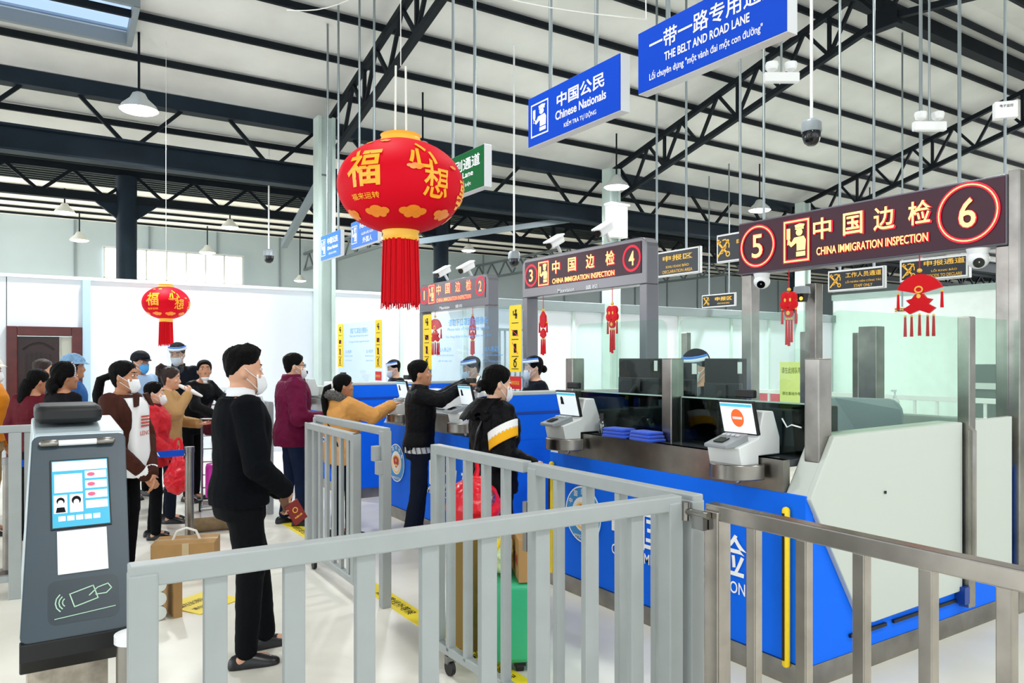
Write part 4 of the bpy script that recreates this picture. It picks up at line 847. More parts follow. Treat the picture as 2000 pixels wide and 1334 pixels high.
MB().prism(rrect(-.27, .72, .27, 1.38, .1), -.02, .02, lambda u, v, w: (w+.18+.08*(1-(u/.27)**2), u, v)).build('backrest', MESHG, t, bevel=.01); MB().box((-.05, 0, .52), (.5, .5, .09)).build('seat', MESHG, t, bevel=.03)
for s in (-1, 1): MB().tube([(.12, s*.3, .56), (.1, s*.31, .74), (-.05, s*.31, .76), (-.18, s*.3, .74)], .022).build('armrest', mat('arm_white', '#dfe8e6', .4), t, smooth=True)
MB().cyl((0, 0, .1), (0, 0, .48), .03).build('gas_column', STEEL, t)
for q in range(5): MB().bar((0, 0, .10), (.3*math.cos(q*1.257), .3*math.sin(q*1.257), .05), .04, .03).build('foot', BLACK, t)
for q in range(5): MB().cyl((.3*math.cos(q*1.257)-.012, .3*math.sin(q*1.257), .028), (.3*math.cos(q*1.257)+.012, .3*math.sin(q*1.257), .028), .028).build('castor', BLACK, t)
t = thing('pump_bottle', 'white pump bottle behind the side glass', 'bottle', (5.25, 3.05, 1.264)); MB().lathe([(.005, 0), (.03, 0), (.03, .08), (.012, .10), (.012, .12)], n=18).build('body', WHITE, t, smooth=True); MB().cyl((0, 0, .12), (0, 0, .15), .006).box((-.015, 0, .155), (.05, .014, .014)).build('pump', WHITE, t)

# ------------------------------------------------------------------ area behind the booths
for px, X, yt, w, s in ((1581, 7.5, 648, .16, 'square steel post behind the fan charm cord'), (1702, 7.6, 638, .20, 'broad steel post seen through the side glass'), (1673, 7.9, 650, .07, 'thin steel post beside the broad one'), (1340, 9.0, 650, .12, 'steel post behind the face shield officer')):
    p = pix(px, yt, X=X); tag(MB().box((p.x, p.y, p.z/2), (w*.8, w, p.z)).build('steel_post', STEEL, bevel=.006), s, 'post')
railing('white fence seen through the glass behind the booths', (9.5, 8.6), (9.5, 2.2), 1.18, 22, mat('fence_white', '#f0f3f1', .4), sec=.06, bar=(.03, .03), zb=.15, name='white_fence', cat='fence')
t = thing('notice_board', 'pale yellow-green standing notice behind the glass', 'sign', M=face_mx((9.2, 7.05, .0))); MB().box((.22, 1.25, 0), (.44, .70, .03)).build('board', mat('notice_lime', '#dfe88a', .5), t); MB().box((.05, .45, 0), (.03, .9, .03)).build('leg', STEEL, t); MB().box((.39, .45, 0), (.03, .9, .03)).build('leg', STEEL, t)
b = MB(); wt(b, '请在此排队等候', .22, 1.48, .09, .38, .017); wt(b, '请在黄线外等候', .22, 1.15, .05, .36, .017); b.build('lettering', mat('olive_text', '#7c8a3c', .6), t)
p = pix(1513, 768, X=9.9); t = thing('supply_carton', 'white carton with pink lid behind the glass', 'box', (p.x, p.y, 0)); MB().box((0, 0, .5), (.5, .5, 1.0)).build('carton', WHITE, t); MB().box((0, 0, 1.06), (.54, .54, .13)).build('lid', mat('lid_pink', '#f07a86', .5), t)
t = thing('baggage_scanner', 'dark grey baggage scanner beyond the side glass', 'machine', (13.6, 6.1, 0), 0); MB().box((0, 0, .85), (.9, .9, 1.4)).build('cabinet', mat('scanner_grey', '#6b7876', .5), t, bevel=.03); MB().box((0, 0, .55), (.8, 1.6, .12)).build('conveyor', BLACK, t); MB().box((-.46, .0, 1.2), (.02, .7, .10)).build('label_strip', mat('scanner_strip', '#cfd6d4', .5), t); MB().box((0, -.2, 1.66), (.3, .4, .25)).build('console', BLACK, t)
t = thing('barred_gate', 'white barred gate in the partition behind the fish charm', 'gate', (8.4, 13.3, 0)); 
for i in range(8): MB().box((-.45+.128*i, 0, 1.15), (.03, .03, 2.2)).build('bar', mat('bar_grey', '#7d8a8a', .4), t)
for z in (.1, 1.25, 2.25): MB().box((0, 0, z), (1.0, .04, .05)).build('cross_rail', mat('bar_grey', '#7d8a8a'), t)
t = thing('equipment_rack', 'black equipment rack at the picture edge beside the steel upright', 'rack', (10.3, 3.78, 0)); MB().box((.3, 0, 1.0), (.6, .7, 2.0)).build('cabinet', BLACK, t)
for i in range(9): MB().box((-.005, 0, .35+.17*i), (.01, .62, .03)).build('panel_strip', mat('strip_green', '#9fb34a' if i % 2 else '#8f979b', .4) if i % 2 else mat('strip_grey', '#9aa2a3', .4), t)
MB().box((-.01, .05, 1.62), (.01, .35, .08)).build('status_light', mat('status_red', '#ff4050', .4, emit=2), t)

# ------------------------------------------------------------------ floor marks, luggage, stanchions
YT = mat('floor_yellow', '#f2d92a', .5)
def strip(label, x, y0, y1):
    t = thing('floor_strip', label, 'floor strip', (x, y0, 0), group='yellow waiting lines'); MB().box((0, (y1-y0)/2, .002), (.13, y1-y0, .004)).build('tape', YT, t)
    b = MB(); L = y1-y0; n = max(1, int(L/1.0)); f = lambda u, v: (-v, u, .0046) 
    f = lambda u, v: (v, L-u, .0046)
    for i in range(n): wt(b, '请在黄线外等候', L*(i+.5)/n, 0, .07, .55, f=f)
    b.build('lettering', QCOL, t)
strip('yellow waiting line on the floor by the green suitcase', 2.12, 2.95, 5.3); strip('short yellow floor strip at the feet of the man in maroon', 2.25, 6.55, 7.6); strip('yellow floor strip far off before the booth by the partition', 2.3, 9.4, 10.6)
t = thing('floor_notice', 'yellow diamond floor notice near the strapped jars', 'floor sign', (1.03, 5.42, 0), .55); MB().box((0, 0, .003), (.36, .36, .006)).build('plate', YT, t)
b = MB(); f = lambda u, v: (u, v, .0066); wt(b, '请在此排队等候', 0, .05, .07, .30, f=f); wt(b, '请在黄线外等候', 0, -.07, .05, .28, f=f); b.build('lettering', QCOL, t)
KRAFT = mat('kraft_card', '#b08a5a', .7, var=.08, vscale=6); STRAP = mat('strap_white', '#e9e7df', .5)
t = thing('cardboard_box', 'brown cardboard box with white strap handle on the floor', 'box', (1.10, 6.42, 0), -.35); MB().box((0, 0, .11), (.46, .30, .22)).build('carton', KRAFT, t, bevel=.004)
MB().box((0, 0, .221), (.465, .05, .004)).box((.02, -.151, .11), (.05, .004, .22)).build('tape', mat('tape_tan', '#c7b088', .3), t); MB().tube([(-.10, 0, .22), (-.07, 0, .285), (0, 0, .31), (.07, 0, .285), (.10, 0, .22)], .010).build('strap_handle', STRAP, t, smooth=True)
t = thing('jar_carton', 'tan carton laid on its side beside the yellow floor notice', 'box', (.80, 5.30, 0), .1); MB().box((.03, .06, .135), (.05, .34, .27)).build('carton', KRAFT, t)
for i, s in enumerate(('lowest white lidded jar of the three stacked by the carton', 'middle white lidded jar of the three stacked by the carton', 'topmost white lidded jar of the three stacked by the carton')):
    j = thing('jar', s, 'jar', (.73, 5.25, .048+.088*i), group='three stacked jars'); MB().cyl((0, .10, 0), (0, -.03, 0), .042, n=20).build('glass_body', mat('jar_pale', '#b7c2b4', .2), j, smooth=True); MB().cyl((0, -.03, 0), (0, -.055, 0), .044, n=20).build('lid', mat('jar_lid', '#dfe6e0', .35), j, smooth=True)
def stanchion(label, x, y):
    t = thing('belt_stanchion', label, 'stanchion', (x, y, 0), group='belt stanchions'); MB().lathe([(.005, 0), (.17, 0), (.17, .012), (.05, .03), (.035, .04)], n=28).build('base', STEEL, t, smooth=True)
    MB().cyl((0, 0, .03), (0, 0, .86), .036, n=20).build('pole', STEEL, t, smooth=True); MB().cyl((0, 0, .84), (0, 0, .89), .041, n=20).build('cap', mat('dark_steel', '#8d8d8c'), t, smooth=True)
stanchion('steel belt stanchion behind the cardboard box', 1.22, 6.98); stanchion('steel belt stanchion holding the end of the belt behind the kiosk', -.08, 6.95)
t = thing('queue_belt', 'blue queue belt with white letters strung between steel stanchions', 'belt', (-.08, 6.95, .0)); d = Vector((1.30, .03, 0)); n = d.normalized(); MB().bar(Vector((0, 0, .84))+n*.042, Vector((0, 0, .84))+d-n*.042, .004, .055, up=(0, 0, 1)).build('webbing', mat('belt_blue', '#1450c8', .6), t)
b = MB(); b.M = Matrix(((n.x, 0, n.y, 0), (n.y, 0, -n.x, 0), (0, 1, 0, .84), (0, 0, 0, 1)))
for q in (.20, .6, 1.0): wt(b, 'N I A', q, 0, .035, .13, .004)
b.build('lettering', LETW, t)
def sack(name, label, cat, loc, prof, m, knot=True, group=None, sx=1, sy=1):
    t = thing(name, label, cat, loc, group=group); b = MB(); b.lathe(prof, n=20, sx=sx, sy=sy); b.build('bag', m, t, remesh=.010, smit=3, disp=.035, dsize=.06)
    if knot:
        zt = prof[-1][1]; k = MB()
        for s in (-1, 1): k.tube([(s*.01, 0, zt-.03), (s*.03, .0, zt+.04), (s*.02, 0, zt+.10), (0, 0, zt+.12)], [.02, .014, .012, .012]); 
        k.build('handles', m, t, smooth=True)
    return t
sack('plastic_bag', 'thin red carrier bag hanging from the hand of the woman in red', 'bag', (1.18, 7.28, .44), [(.02, 0), (.09, .03), (.125, .12), (.11, .21), (.06, .30), (.025, .38)], REDP, sx=1, sy=.7)
# luggage stack by the gate
lx, ly = 2.27, 3.50
t = thing('green_suitcase', 'green suitcase at the foot of the luggage stack behind the gate', 'suitcase', (lx, ly-.05, 0), -.45); MB().box((0, 0, .26), (.26, .36, .42)).build('shell', mat('suitcase_green', '#2fae7a', .4, var=.06), t, bevel=.03, smooth=True)
MB().box((-.135, 0, .27), (.012, .26, .02)).box((-.135, 0, .36), (.012, .26, .02)).build('ridge', mat('suitcase_green_dark', '#1f8a5e', .4), t); MB().tube([(-.132, -.07, .43), (-.155, -.07, .43), (-.155, .07, .43), (-.132, .07, .43)], .009).build('handle', BLACK, t)
for y in (-.13, .13): MB().cyl((-.02, y, .025), (.02, y, .025), .025).build('wheel', BLACK, t); MB().box((0, y, .045), (.06, .04, .03)).build('wheel_mount', BLACK, t)
t = thing('cardboard_box', 'brown printed cardboard box on the green suitcase', 'box', (lx+.054, ly-.076, .475), -.45); MB().box((0, 0, .11), (.14, .34, .22)).build('carton', KRAFT, t); b = MB(); b.M = face_mx((-.071, .15, .04)); wt(b, 'STAR', .20, .06, .06, .15); b.build('lettering', mat('print_red', '#b5342c', .6), t)
t = sack('market_bag', 'pale green shopping sack with yellow ties on the luggage stack', 'bag', (lx-.07, ly-.01, .492), [(.03, 0), (.055, .02), (.066, .08), (.055, .17), (.03, .23)], mat('sack_pale', '#cfe0a4', .5, var=.35, vscale=18), knot=False)
MB().tube([(-.02, -.05, .22), (-.05, -.04, .15), (-.068, .0, .07)], .010).tube([(-.03, .03, .23), (-.05, -.01, .21), (-.03, -.06, .22)], .011).build('yellow_tie', YEL, t, smooth=True)
sack('plastic_bag', 'bulging red plastic bag crowning the luggage stack behind the gate', 'bag', (lx-.07, ly+.30, .675), [(.05, 0), (.14, .03), (.165, .12), (.13, .22), (.04, .29)], REDP)
tag(MB().ell((lx-.05, ly+.17, .86), (.045, .045, .05)).build('water_bottle', glass('bottle_blue', '#b9d2f2', .2), smooth=True), 'clear bluish bottle poking out of the red bag', 'bottle')
tag(MB().box((lx-.07, ly+.30, .33), (.22, .24, .66)).build('cardboard_box', mat('kraft_dark', '#8d7440', .7), bevel=.004), 'dull brown tall box on the floor under the bulging red bag', 'box')
# trolley with pink case and green bag by the far gates
t = thing('luggage_trolley', 'folding wire trolley beside the woman leaning forward', 'trolley', (1.75, 8.45, 0), -.2)
fr = MB().tube([(-.15, .2, .10), (-.15, .22, .95), (.15, .22, .95), (.15, .2, .10)], .012).tube([(-.15, .2, .10), (-.15, -.2, .09), (.15, -.2, .09), (.15, .2, .10)], .012)
for i in range(5): fr.tube([(-.15, .2-.08*i, .10), (.15, .2-.08*i, .10)], .006)
for i in range(5): fr.tube([(-.15, .21, .25+.14*i), (.15, .21, .25+.14*i)], .006)
fr.build('wire_frame', STEELD, t)
for x in (-.17, .17): MB().cyl((x-.012, .2, .06), (x+.012, .2, .06), .06, n=18).build('wheel', BLACK, t)
MB().cyl((-.17, .22, .95), (.17, .22, .95), .018).build('grip', mat('grip_red', '#c2222c', .5), t)
t = thing('pink_case', 'bright pink hard case strapped on the wire trolley', 'case', (1.78, 8.42, .36), -.2); MB().box((0, 0, 0), (.30, .22, .36)).build('shell', mat('case_pink', '#f03cc8', .4), t, bevel=.04, smooth=True)
for x in (-.07, 0, .07): MB().box((x, -.113, 0), (.03, .01, .26)).build('rib', mat('case_pink_dark', '#d628b0', .4), t, bevel=.004)
t = sack('green_bag', 'green net bag hanging on the trolley handle', 'bag', (2.09, 8.70, .60), [(.03, 0), (.08, .03), (.10, .15), (.09, .28), (.04, .36)], mat('bag_green', '#4fb04a', .6), knot=False); MB().tube([(0, 0, .33), (-.03, .02, .40), (-.06, .03, .36)], .008).build('loop', mat('bag_green', '#4fb04a'), t)
tag(MB().cap((1.38, 7.64, .07), (1.74, 7.60, .07), .07).build('rolled_mat', mat('roll_brown', '#7d6a50', .8, var=.2, vscale=14), smooth=True), 'brown rolled bundle on the floor under the hanging red bag', 'bundle')

# ------------------------------------------------------------------ people
HEADR = [(-.012,.020,.066,.030),(0,.032,.085,.0),(.02,.047,.092,-.045),(.045,.057,.093,-.066),(.07,.064,.091,-.079),(.10,.070,.089,-.091),(.125,.073,.089,-.098),(.15,.075,.091,-.100),(.175,.073,.087,-.098),(.20,.064,.071,-.084),(.22,.045,.043,-.056),(.232,.018,.012,-.024)]
def head_pt(a, z, off=0.0):
    R = HEADR
    if z <= R[0][0]: z = R[0][0]
    if z >= R[-1][0]: z = R[-1][0]
    for p, q in zip(R, R[1:]):
        if p[0] <= z <= q[0]: t = (z-p[0])/(q[0]-p[0]); w, f, b = (p[i]+(q[i]-p[i])*t for i in (1, 2, 3)); break
    m, h = (f+b)/2, (f-b)/2; c, s = math.cos(a), math.sin(a); e = 0.88
    P = Vector((w*math.copysign(abs(s)**e, s), m+h*math.copysign(abs(c)**e, c), z)); n = (P-Vector((0, -.005, .115))); n.normalize()
    return P+n*off
def interp(keys, x):
    if x <= keys[0][0]: return keys[0][1]
    for p, q in zip(keys, keys[1:]):
        if x <= q[0]: return p[1]+(q[1]-p[1])*(x-p[0])/(q[0]-p[0])
    return keys[-1][1]
def hair_grid(mb, line, thick, ramp=.025, zmax=.232, top=None):
    N = 40; zs = [.0+.232*i/22 for i in range(23)]; rings = []
    for z in zs:
        rings.append([head_pt(2*PI*i/N, z, (lambda t: (thick(2*PI*i/N, z) if callable(thick) else thick)*t-.012*(1-t))(smooth_step(0, 1, (z-interp(line, abs(((2*PI*i/N+PI) % (2*PI))-PI)))/ramp+.5))+(top(2*PI*i/N, z) if top else 0)) for i in range(N)])
    mb.loft(rings); return mb
TORSO = [(.74,.165,.115,.0),(.86,.172,.122,-.012),(.95,.170,.122,-.015),(1.06,.150,.108,.0),(1.20,.165,.116,.004),(1.30,.176,.120,.004),(1.37,.176,.108,.0),(1.42,.145,.088,-.008),(1.455,.085,.068,-.012),(1.48,.058,.058,-.012)]
SKIN = [mat('skin_light', '#e3b394', .5), mat('skin_tan', '#bd8563', .5), mat('skin_fair', '#d8a384', .5)]
HAIRM = mat('hair_black', '#060505', .58, bump=.9, bscale=120); HAIRB = mat('hair_brown', '#2c1810', .4, bump=.9, bscale=120)
MASKW = mat('mask_white', '#f4f5f6', .7, bump=.1, bscale=150); MASKB = mat('mask_blue', '#58a8e6', .7); EYEW = mat('eye_white', '#f1ece8', .3); IRIS = mat('iris_dark', '#120c0a', .2)
VIS = glass('visor', '#eef4f8', .06)
def hand(mb, w, d, n, side, curl=.5, k=1.0):
    w, d, n = Vector(w), Vector(d).normalized(), Vector(n); n = (n-d*n.dot(d)).normalized(); t = d.cross(n)*side
    tips = []
    for off, L, b in ((.030, .068, .082), (.010, .076, .088), (-.011, .070, .085), (-.029, .055, .077)):
        kn = w+d*b*k+t*off*k; mb.cap(w+t*off*.65*k, kn, .0165*k, .0125*k, 8); p = kn; a = curl*.55
        for j, f in enumerate((.45, .32, .23)):
            q = p+(d*math.cos(a)+n*math.sin(a))*L*f*k; mb.cap(p, q, (.0095-.0008*j)*k, (.009-.0009*j)*k, 8); p = q; a += curl*.75
        tips.append(p)
    b = w+d*.022*k+t*.026*k; m = b+(d*.60+t*.62+n*.35).normalized()*.042*k; e = m+(d*.85+t*.15+n*.5).normalized()*.034*k
    mb.cap(w+d*.015*k+t*.012*k, b, .015*k, .0145*k, 8); mb.cap(b, m, .0135*k, .0105*k, 8); mb.cap(m, e, .0100*k, .0088*k, 8); return tips
def person(label, x, y, yaw, h, top, legs, hair='short', skin=0, lean=0.0, hy=0.0, hp=0.0, R=None, L=None, RH=None, LH=None, mask='white', off=.022, hem=.90, fem=False, feet=None, shoe=None, collar=None,
           vox=.010, hairm=None, eyes=True, extra=None, sleeve=1.0, tname='jacket', bname='trousers', tdisp=.012, leg=0.0, visor=False, glasses=False, hat=None, curl=.6, group=None, folds=.07):
    t = thing('person', label, 'person', (x, y, 0), -math.radians(yaw), group); s = h/1.72; S = Matrix.Scale(s, 4); sk = SKIN[skin]; hairm = hairm or HAIRM; sw = .90 if fem else 1.0
    def mk(M=None):
        b = MB(); b.M = S @ M if M is not None else S; return b
    cl, sl = math.cos(lean), math.sin(lean)
    def U(p):
        p = Vector(p); k = p.z-.95
        return Vector((p.x, p.y*cl+sl*k, .95+cl*k-p.y*sl)) if k > 0 else p
    Hm = Matrix.Translation(U((0, .012, 1.488))) @ Matrix.Rotation(-math.radians(hy), 4, 'Z') @ Matrix.Rotation(-math.radians(hp), 4, 'X')
    def torso(mb, o, z0, z1, oz=0.0):
        rings = []; n = max(3, int((z1-z0)/.035)); N = 22
        for i in range(n+1):
            z = z0+(z1-z0)*i/n; w, d, c = (interp([(r[0], r[j]) for r in TORSO], z) for j in (1, 2, 3)); w = w*(sw if z > 1.02 else 1)+o; d = d+o+(.012 if fem and 1.2 < z < 1.36 else 0)
            rings.append([U((w*math.copysign(abs(math.sin(2*PI*k/N))**.85, math.sin(2*PI*k/N)), c+d*math.copysign(abs(math.cos(2*PI*k/N))**.9, math.cos(2*PI*k/N)), z)) for k in range(N)])
        mb.loft(rings)
    sh = {sd: U((sd*.168*sw, -.008, 1.392)) for sd in (1, -1)}
    arms = {1: R or ((.235, -.03, 1.12), (.235, .07, .87)), -1: L or ((-.235, -.03, 1.12), (-.235, .07, .87))}
    hands = {1: RH or {}, -1: LH or {}}
    feet = feet or ((.10, .04, 8), (-.10, -.02, -8)); ank = {1: Vector((feet[0][0], feet[0][1], .085)), -1: Vector((feet[1][0], feet[1][1], .085))}
    hip = {sd: Vector((sd*.088, -.005, .90)) for sd in (1, -1)}; kne = {sd: (hip[sd]+ank[sd])/2+Vector((0, .028, .03)) for sd in (1, -1)}
    # the body: one continuous surface
    b = mk(); torso(b, -.006, .80, 1.475); b.cap(U((0, -.012, 1.42)), Hm @ Vector((0, -.018, .05)), .058 if not fem else .05, .056 if not fem else .048, 16)
    for sd in (1, -1):
        e, w = Vector(arms[sd][0]), Vector(arms[sd][1]); b.cap(sh[sd], e, .052, .040); b.cap(e, w, .040, .027)
        hd = hands[sd]; hand(b, w, hd.get('d', w-e), hd.get('n', (-sd, .15, 0)), sd, hd.get('curl', curl))
        b.cap(hip[sd], kne[sd], .085, .056); b.cap(kne[sd], ank[sd], .054, .036); b.cap(ank[sd]-Vector((0, .03, .04)), ank[sd]+Vector((0, .10, -.05)), .034, .028)
    b.M = S @ Hm
    b.loft([[head_pt(2*PI*i/32, z) for i in range(32)] for z in [-.012+.244*j/20 for j in range(21)]])
    b.cap((0, .088, .118), (0, .104, .082), .009, .0125, 10).ell((0, .102, .074), (.017, .012, .010)).cap((-.024, .086, .041), (.024, .086, .041), .0075).cap((-.018, .086, .034), (.018, .086, .034), .008)
    b.cap((-.048, .078, .140), (-.018, .091, .138), .007).cap((.018, .091, .138), (.048, .078, .140), .007).ell((0, .083, .012), (.026, .016, .016))
    for sd in (1, -1): b.ell((sd*.075, -.010, .100), (.009, .018, .030), Matrix.Rotation(sd*.35, 3, 'Z')).ell((sd*.048, .070, .085), (.018, .016, .02))
    b.build('body', sk, t, remesh=vox*s, smit=2)
    if eyes:
        for sd in (1, -1):
            e = mk(Hm); e.ell((sd*.033, .0835, .121), (.0155, .008, .0075)); eo = e.build('eye', EYEW, t, smooth='all')
            e = mk(Hm); e.ell((sd*.033, .0905, .121), (.0068, .003, .0068)); e.build('iris', IRIS, eo, smooth='all')
            e = mk(Hm); e.cap((sd*.018, .094, .145), (sd*.050, .079, .147), .0045, .003, 6); e.build('eyebrow', hairm, t)
    # clothing
    j = mk(); torso(j, off, hem, 1.455)
    for sd in (1, -1):
        e, w = Vector(arms[sd][0]), Vector(arms[sd][1]); w2 = e.lerp(w, sleeve*.93); j.cap(sh[sd], e, .056+off, .045+off*.9); j.cap(e, w2, .045+off*.9, .034+off*.7)
    j.build(tname, top, t, remesh=vox*s*1.1, smit=5, disp=tdisp*s, dsize=folds)
    if collar:
        cm, z0, z1, r = collar; c = mk(); c.loft([[U(((r+dr)*math.cos(q*PI/9), -.012+(r+dr)*math.sin(q*PI/9)*1.05+(.012 if z > z0 else 0), z-(.022*max(0, math.sin(q*PI/9)) if z > z0 else 0))) for q in range(18)] for z, dr in ((z0, .012), ((z0+z1)/2, .004), (z1, 0), (z1-.003, -.010), (z0, -.008))]); c.build('collar', cm, t, smooth='all')
    p = mk(); torso(p, .012, .80, min(1.03, hem+.10))
    for sd in (1, -1): p.cap(hip[sd], kne[sd], .098+leg, .072+leg); p.cap(kne[sd], ank[sd]+Vector((0, 0, .015)), .070+leg, .058+leg*.5)
    p.build(bname, legs, t, remesh=.012*s, smit=4, disp=.010*s, dsize=.09)
    shoe = shoe or mat('shoe_black', '#111214', .3)
    for i, sd in enumerate((1, -1)):
        M = Matrix.Translation((ank[sd].x, ank[sd].y, 0)) @ Matrix.Rotation(-math.radians(feet[i][2]), 4, 'Z'); q = mk(M); rings = []
        for yy, w, hh in ((-.095, .02, .035), (-.08, .036, .075), (-.02, .038, .088), (.05, .042, .075), (.11, .046, .055), (.155, .038, .042), (.178, .016, .028)):
            rings.append([(w*math.cos(a), yy, .004+(hh-.004)*max(0, math.sin(a)) if math.sin(a) > 0 else .004) for a in [2*PI*k/16 for k in range(16)]])
        q.loft(rings); q.build('shoe', shoe, t, smooth='all', subsurf=1)
    # hair
    b = mk(Hm); line = None
    if hair == 'fade': line = [(0, .184), (.45, .186), (.8, .165), (1.1, .150), (1.45, .142), (1.9, .115), (2.4, .085), (PI, .07)]; hair_grid(b, line, lambda a, z: .0035+.020*smooth_step(.145, .205, z)+.014*max(0, math.cos(a))*smooth_step(.18, .215, z)+.006*math.sin(23*a)*smooth_step(.17, .22, z)+.004*math.sin(9*a+60*z), .03)
    elif hair == 'short': line = [(0, .176), (.5, .176), (.85, .150), (1.2, .120), (1.45, .118), (1.8, .095), (2.3, .045), (PI, .03)]; hair_grid(b, line, lambda a, z: .006+.013*smooth_step(.12, .20, z)+.003*math.sin(11*a+50*z), .03)
    elif hair in ('back', 'pony', 'bun', 'long', 'curly', 'claw'):
        line = [(0, .180), (.45, .176), (.9, .140), (1.2, .110), (1.5, .105), (1.9, .075), (2.4, .02), (PI, .0)]; hair_grid(b, line, (lambda a, z: .014+.012*abs(math.sin(5*a+40*z))) if hair == 'curly' else (lambda a, z: .009+.004*smooth_step(.1, .2, z)+.0025*math.sin(14*a)), .03)
        if hair == 'pony': b.cap((0, -.10, .12), (0, -.125, .11), .030, .030).tube([(0, -.12, .115), (0, -.175, .09), (0, -.200, -.03), (.01, -.19, -.16), (.01, -.18, -.24)], [.026, .036, .040, .032, .010], 10)
        if hair == 'bun': b.ell((0, -.115, .085), (.045, .036, .042))
        if hair == 'curly': b.ell((0, -.11, .03), (.062, .05, .075)); [b.ell((.05*math.cos(q), -.10, .02+.06*math.sin(q)), (.028, .028, .028)) for q in (0, 1, 2, 3, 4, 5)]
        if hair == 'long': b.tube([(0, -.08, .10), (0, -.10, .0), (.0, -.095, -.10), (0, -.08, -.18)], [.060, .060, .052, .02], 12)
        if hair == 'claw': b.tube([(0, -.09, .13), (0, -.135, .15), (0, -.14, .215), (.0, -.11, .25), (0, -.07, .235)], [.03, .03, .026, .022, .012], 10)
    b.build('hair', hairm, t, remesh=.006*s, smit=2, disp=.004, dsize=.02)
    # masks, visors, glasses, hats
    if mask:
        chin = mask == 'chin'; z0, z1 = (-.035, .028) if chin else (-.012, .094); g = mk(Hm); N, K = 17, 8; rows = []
        for k in range(K+1):
            z = z0+(z1-z0)*k/K; zz = max(-.01, z)
            rows.append([head_pt(-1.05+2.1*i/(N-1), zz, .005+(0 if chin else .036*math.exp(-(abs(-1.05+2.1*i/(N-1))/.48)**1.5)*(1-abs(k/K-.58)/.62))+.006*math.cos(-1.05+2.1*i/(N-1)))+Vector((0, 0, z-zz)) for i in range(N)])
        g.add([p for r in rows for p in r], [(r*N+i, r*N+i+1, (r+1)*N+i+1, (r+1)*N+i) for r in range(K) for i in range(N-1)]); m = g.build('face_mask', MASKB if mask == 'blue' else MASKW, t, smooth='all', solid=.003)
        if not chin:
            g = mk(Hm)
            for sd in (1, -1):
                for ze, zf in ((.078, .125), (.018, .078)): g.tube([head_pt(sd*1.04, ze, .009), head_pt(sd*1.4, (ze+zf)/2, .008), head_pt(sd*1.62, zf, .016)], .0022, 6)
            g.build('ear_loop', MASKW, m)
    if visor:
        g = mk(Hm); rows = [[head_pt(-1.75+3.5*i/24, z, .026) for i in range(25)] for z in (.158, .172, .190)]; g.add([p for r in rows for p in r], [(r*25+i, r*25+i+1, (r+1)*25+i+1, (r+1)*25+i) for r in range(2) for i in range(24)]); vb = g.build('visor_band', mat('band_white', '#f3f6fb', .5), t, smooth='all', solid=.012)
        g = mk(Hm); rows = [[head_pt(-1.75+3.5*i/24, z, .0335) for i in range(25)] for z in (.178, .190)]; g.add([p for r in rows for p in r], [(i, i+1, 26+i, 25+i) for i in range(24)]); g.build('band_stripe', mat('band_blue', '#2f7fe0', .5), vb, smooth='all', solid=.002)
        g = mk(Hm); rows = [[head_pt(-1.15+2.3*i/18, max(.06, z), .036+.02*(.16-z)/.2)+Vector((0, .01*(.16-z)/.1, z-max(.06, z))) for i in range(19)] for z in (-.06, .0, .06, .11, .16)]; g.add([p for r in rows for p in r], [(r*19+i, r*19+i+1, (r+1)*19+i+1, (r+1)*19+i) for r in range(4) for i in range(18)]); g.build('visor_sheet', VIS, t, smooth='all')
    if glasses:
        g = mk(Hm)
        for sd in (1, -1): g.tube([(sd*(.034+.024*math.cos(q*PI/8)), .106, .117+.017*math.sin(q*PI/8)) for q in range(16)], .0022, 6, True); g.tube([(sd*.058, .105, .122), (sd*.080, .06, .124), (sd*.083, -.005, .122)], .0026, 6)
        g.tube([(-.011, .108, .122), (.011, .108, .122)], .0022, 6); g.build('glasses', BLACK, t)
    if hat:
        kind, hm = hat; g = mk(Hm); hair_grid(g, [(0, .150), (1.5, .140), (PI, .120)], .026, .012)
        if kind == 'bucket': g.loft([[head_pt(2*PI*i/36, .150, o)+Vector((0, 0, dz)) for i in range(36)] for o, dz in ((.020, .008), (.062, -.030), (.064, -.036), (.020, -.004))])
        else: g.loft([[Vector((w*math.cos(PI*i/14), .06+d*math.sin(PI*i/14), z-.02*math.sin(PI*i/14))) for i in range(15)] for w, d, z in ((.072, .10, .158), (.074, .105, .153), (.068, .098, .148))])
        g.build('cap' if kind == 'cap' else 'hat', hm, t, remesh=.006*s, smit=2)
    if extra: extra(mk, U, Hm, t, s)
    return t
def patch_tube(mk, t, name, m, pts, r, **k):
    b = mk(); b.tube(pts, r, 10); return b.build(name, m, t, smooth='all', **k)
NAVY = mat('navy_wool', '#05080d', .9, bump=.25, bscale=200); SUIT = mat('dark_trousers', '#06080c', .8, bump=.2, bscale=120); JEAN = mat('blue_jeans', '#16233e', .8, var=.25, vscale=7, bump=.3, bscale=180); JEAND = mat('dark_jeans', '#121826', .8, bump=.3, bscale=180)
MAROON = mat('maroon_quilt', '#640e36', .6, var=.12, vscale=9, bump=.25, bscale=40); TAN = mat('tan_coat', '#d69a55', .7, bump=.3, bscale=30); BLKJ = mat('black_nylon', '#060609', .55, bump=.3, bscale=40)
BROWN = mat('brown_suede', '#3f1f16', .6, var=.15, vscale=8, bump=.2, bscale=60); REDQ = mat('red_quilt', '#c92a33', .55, bump=.3, bscale=28); BEIGE = mat('beige_coat', '#b79161', .75, bump=.25, bscale=50); UNI = mat('uniform_navy', '#10151f', .7, bump=.15, bscale=100)
SHIRT = mat('white_shirt', '#f2f2f3', .6)
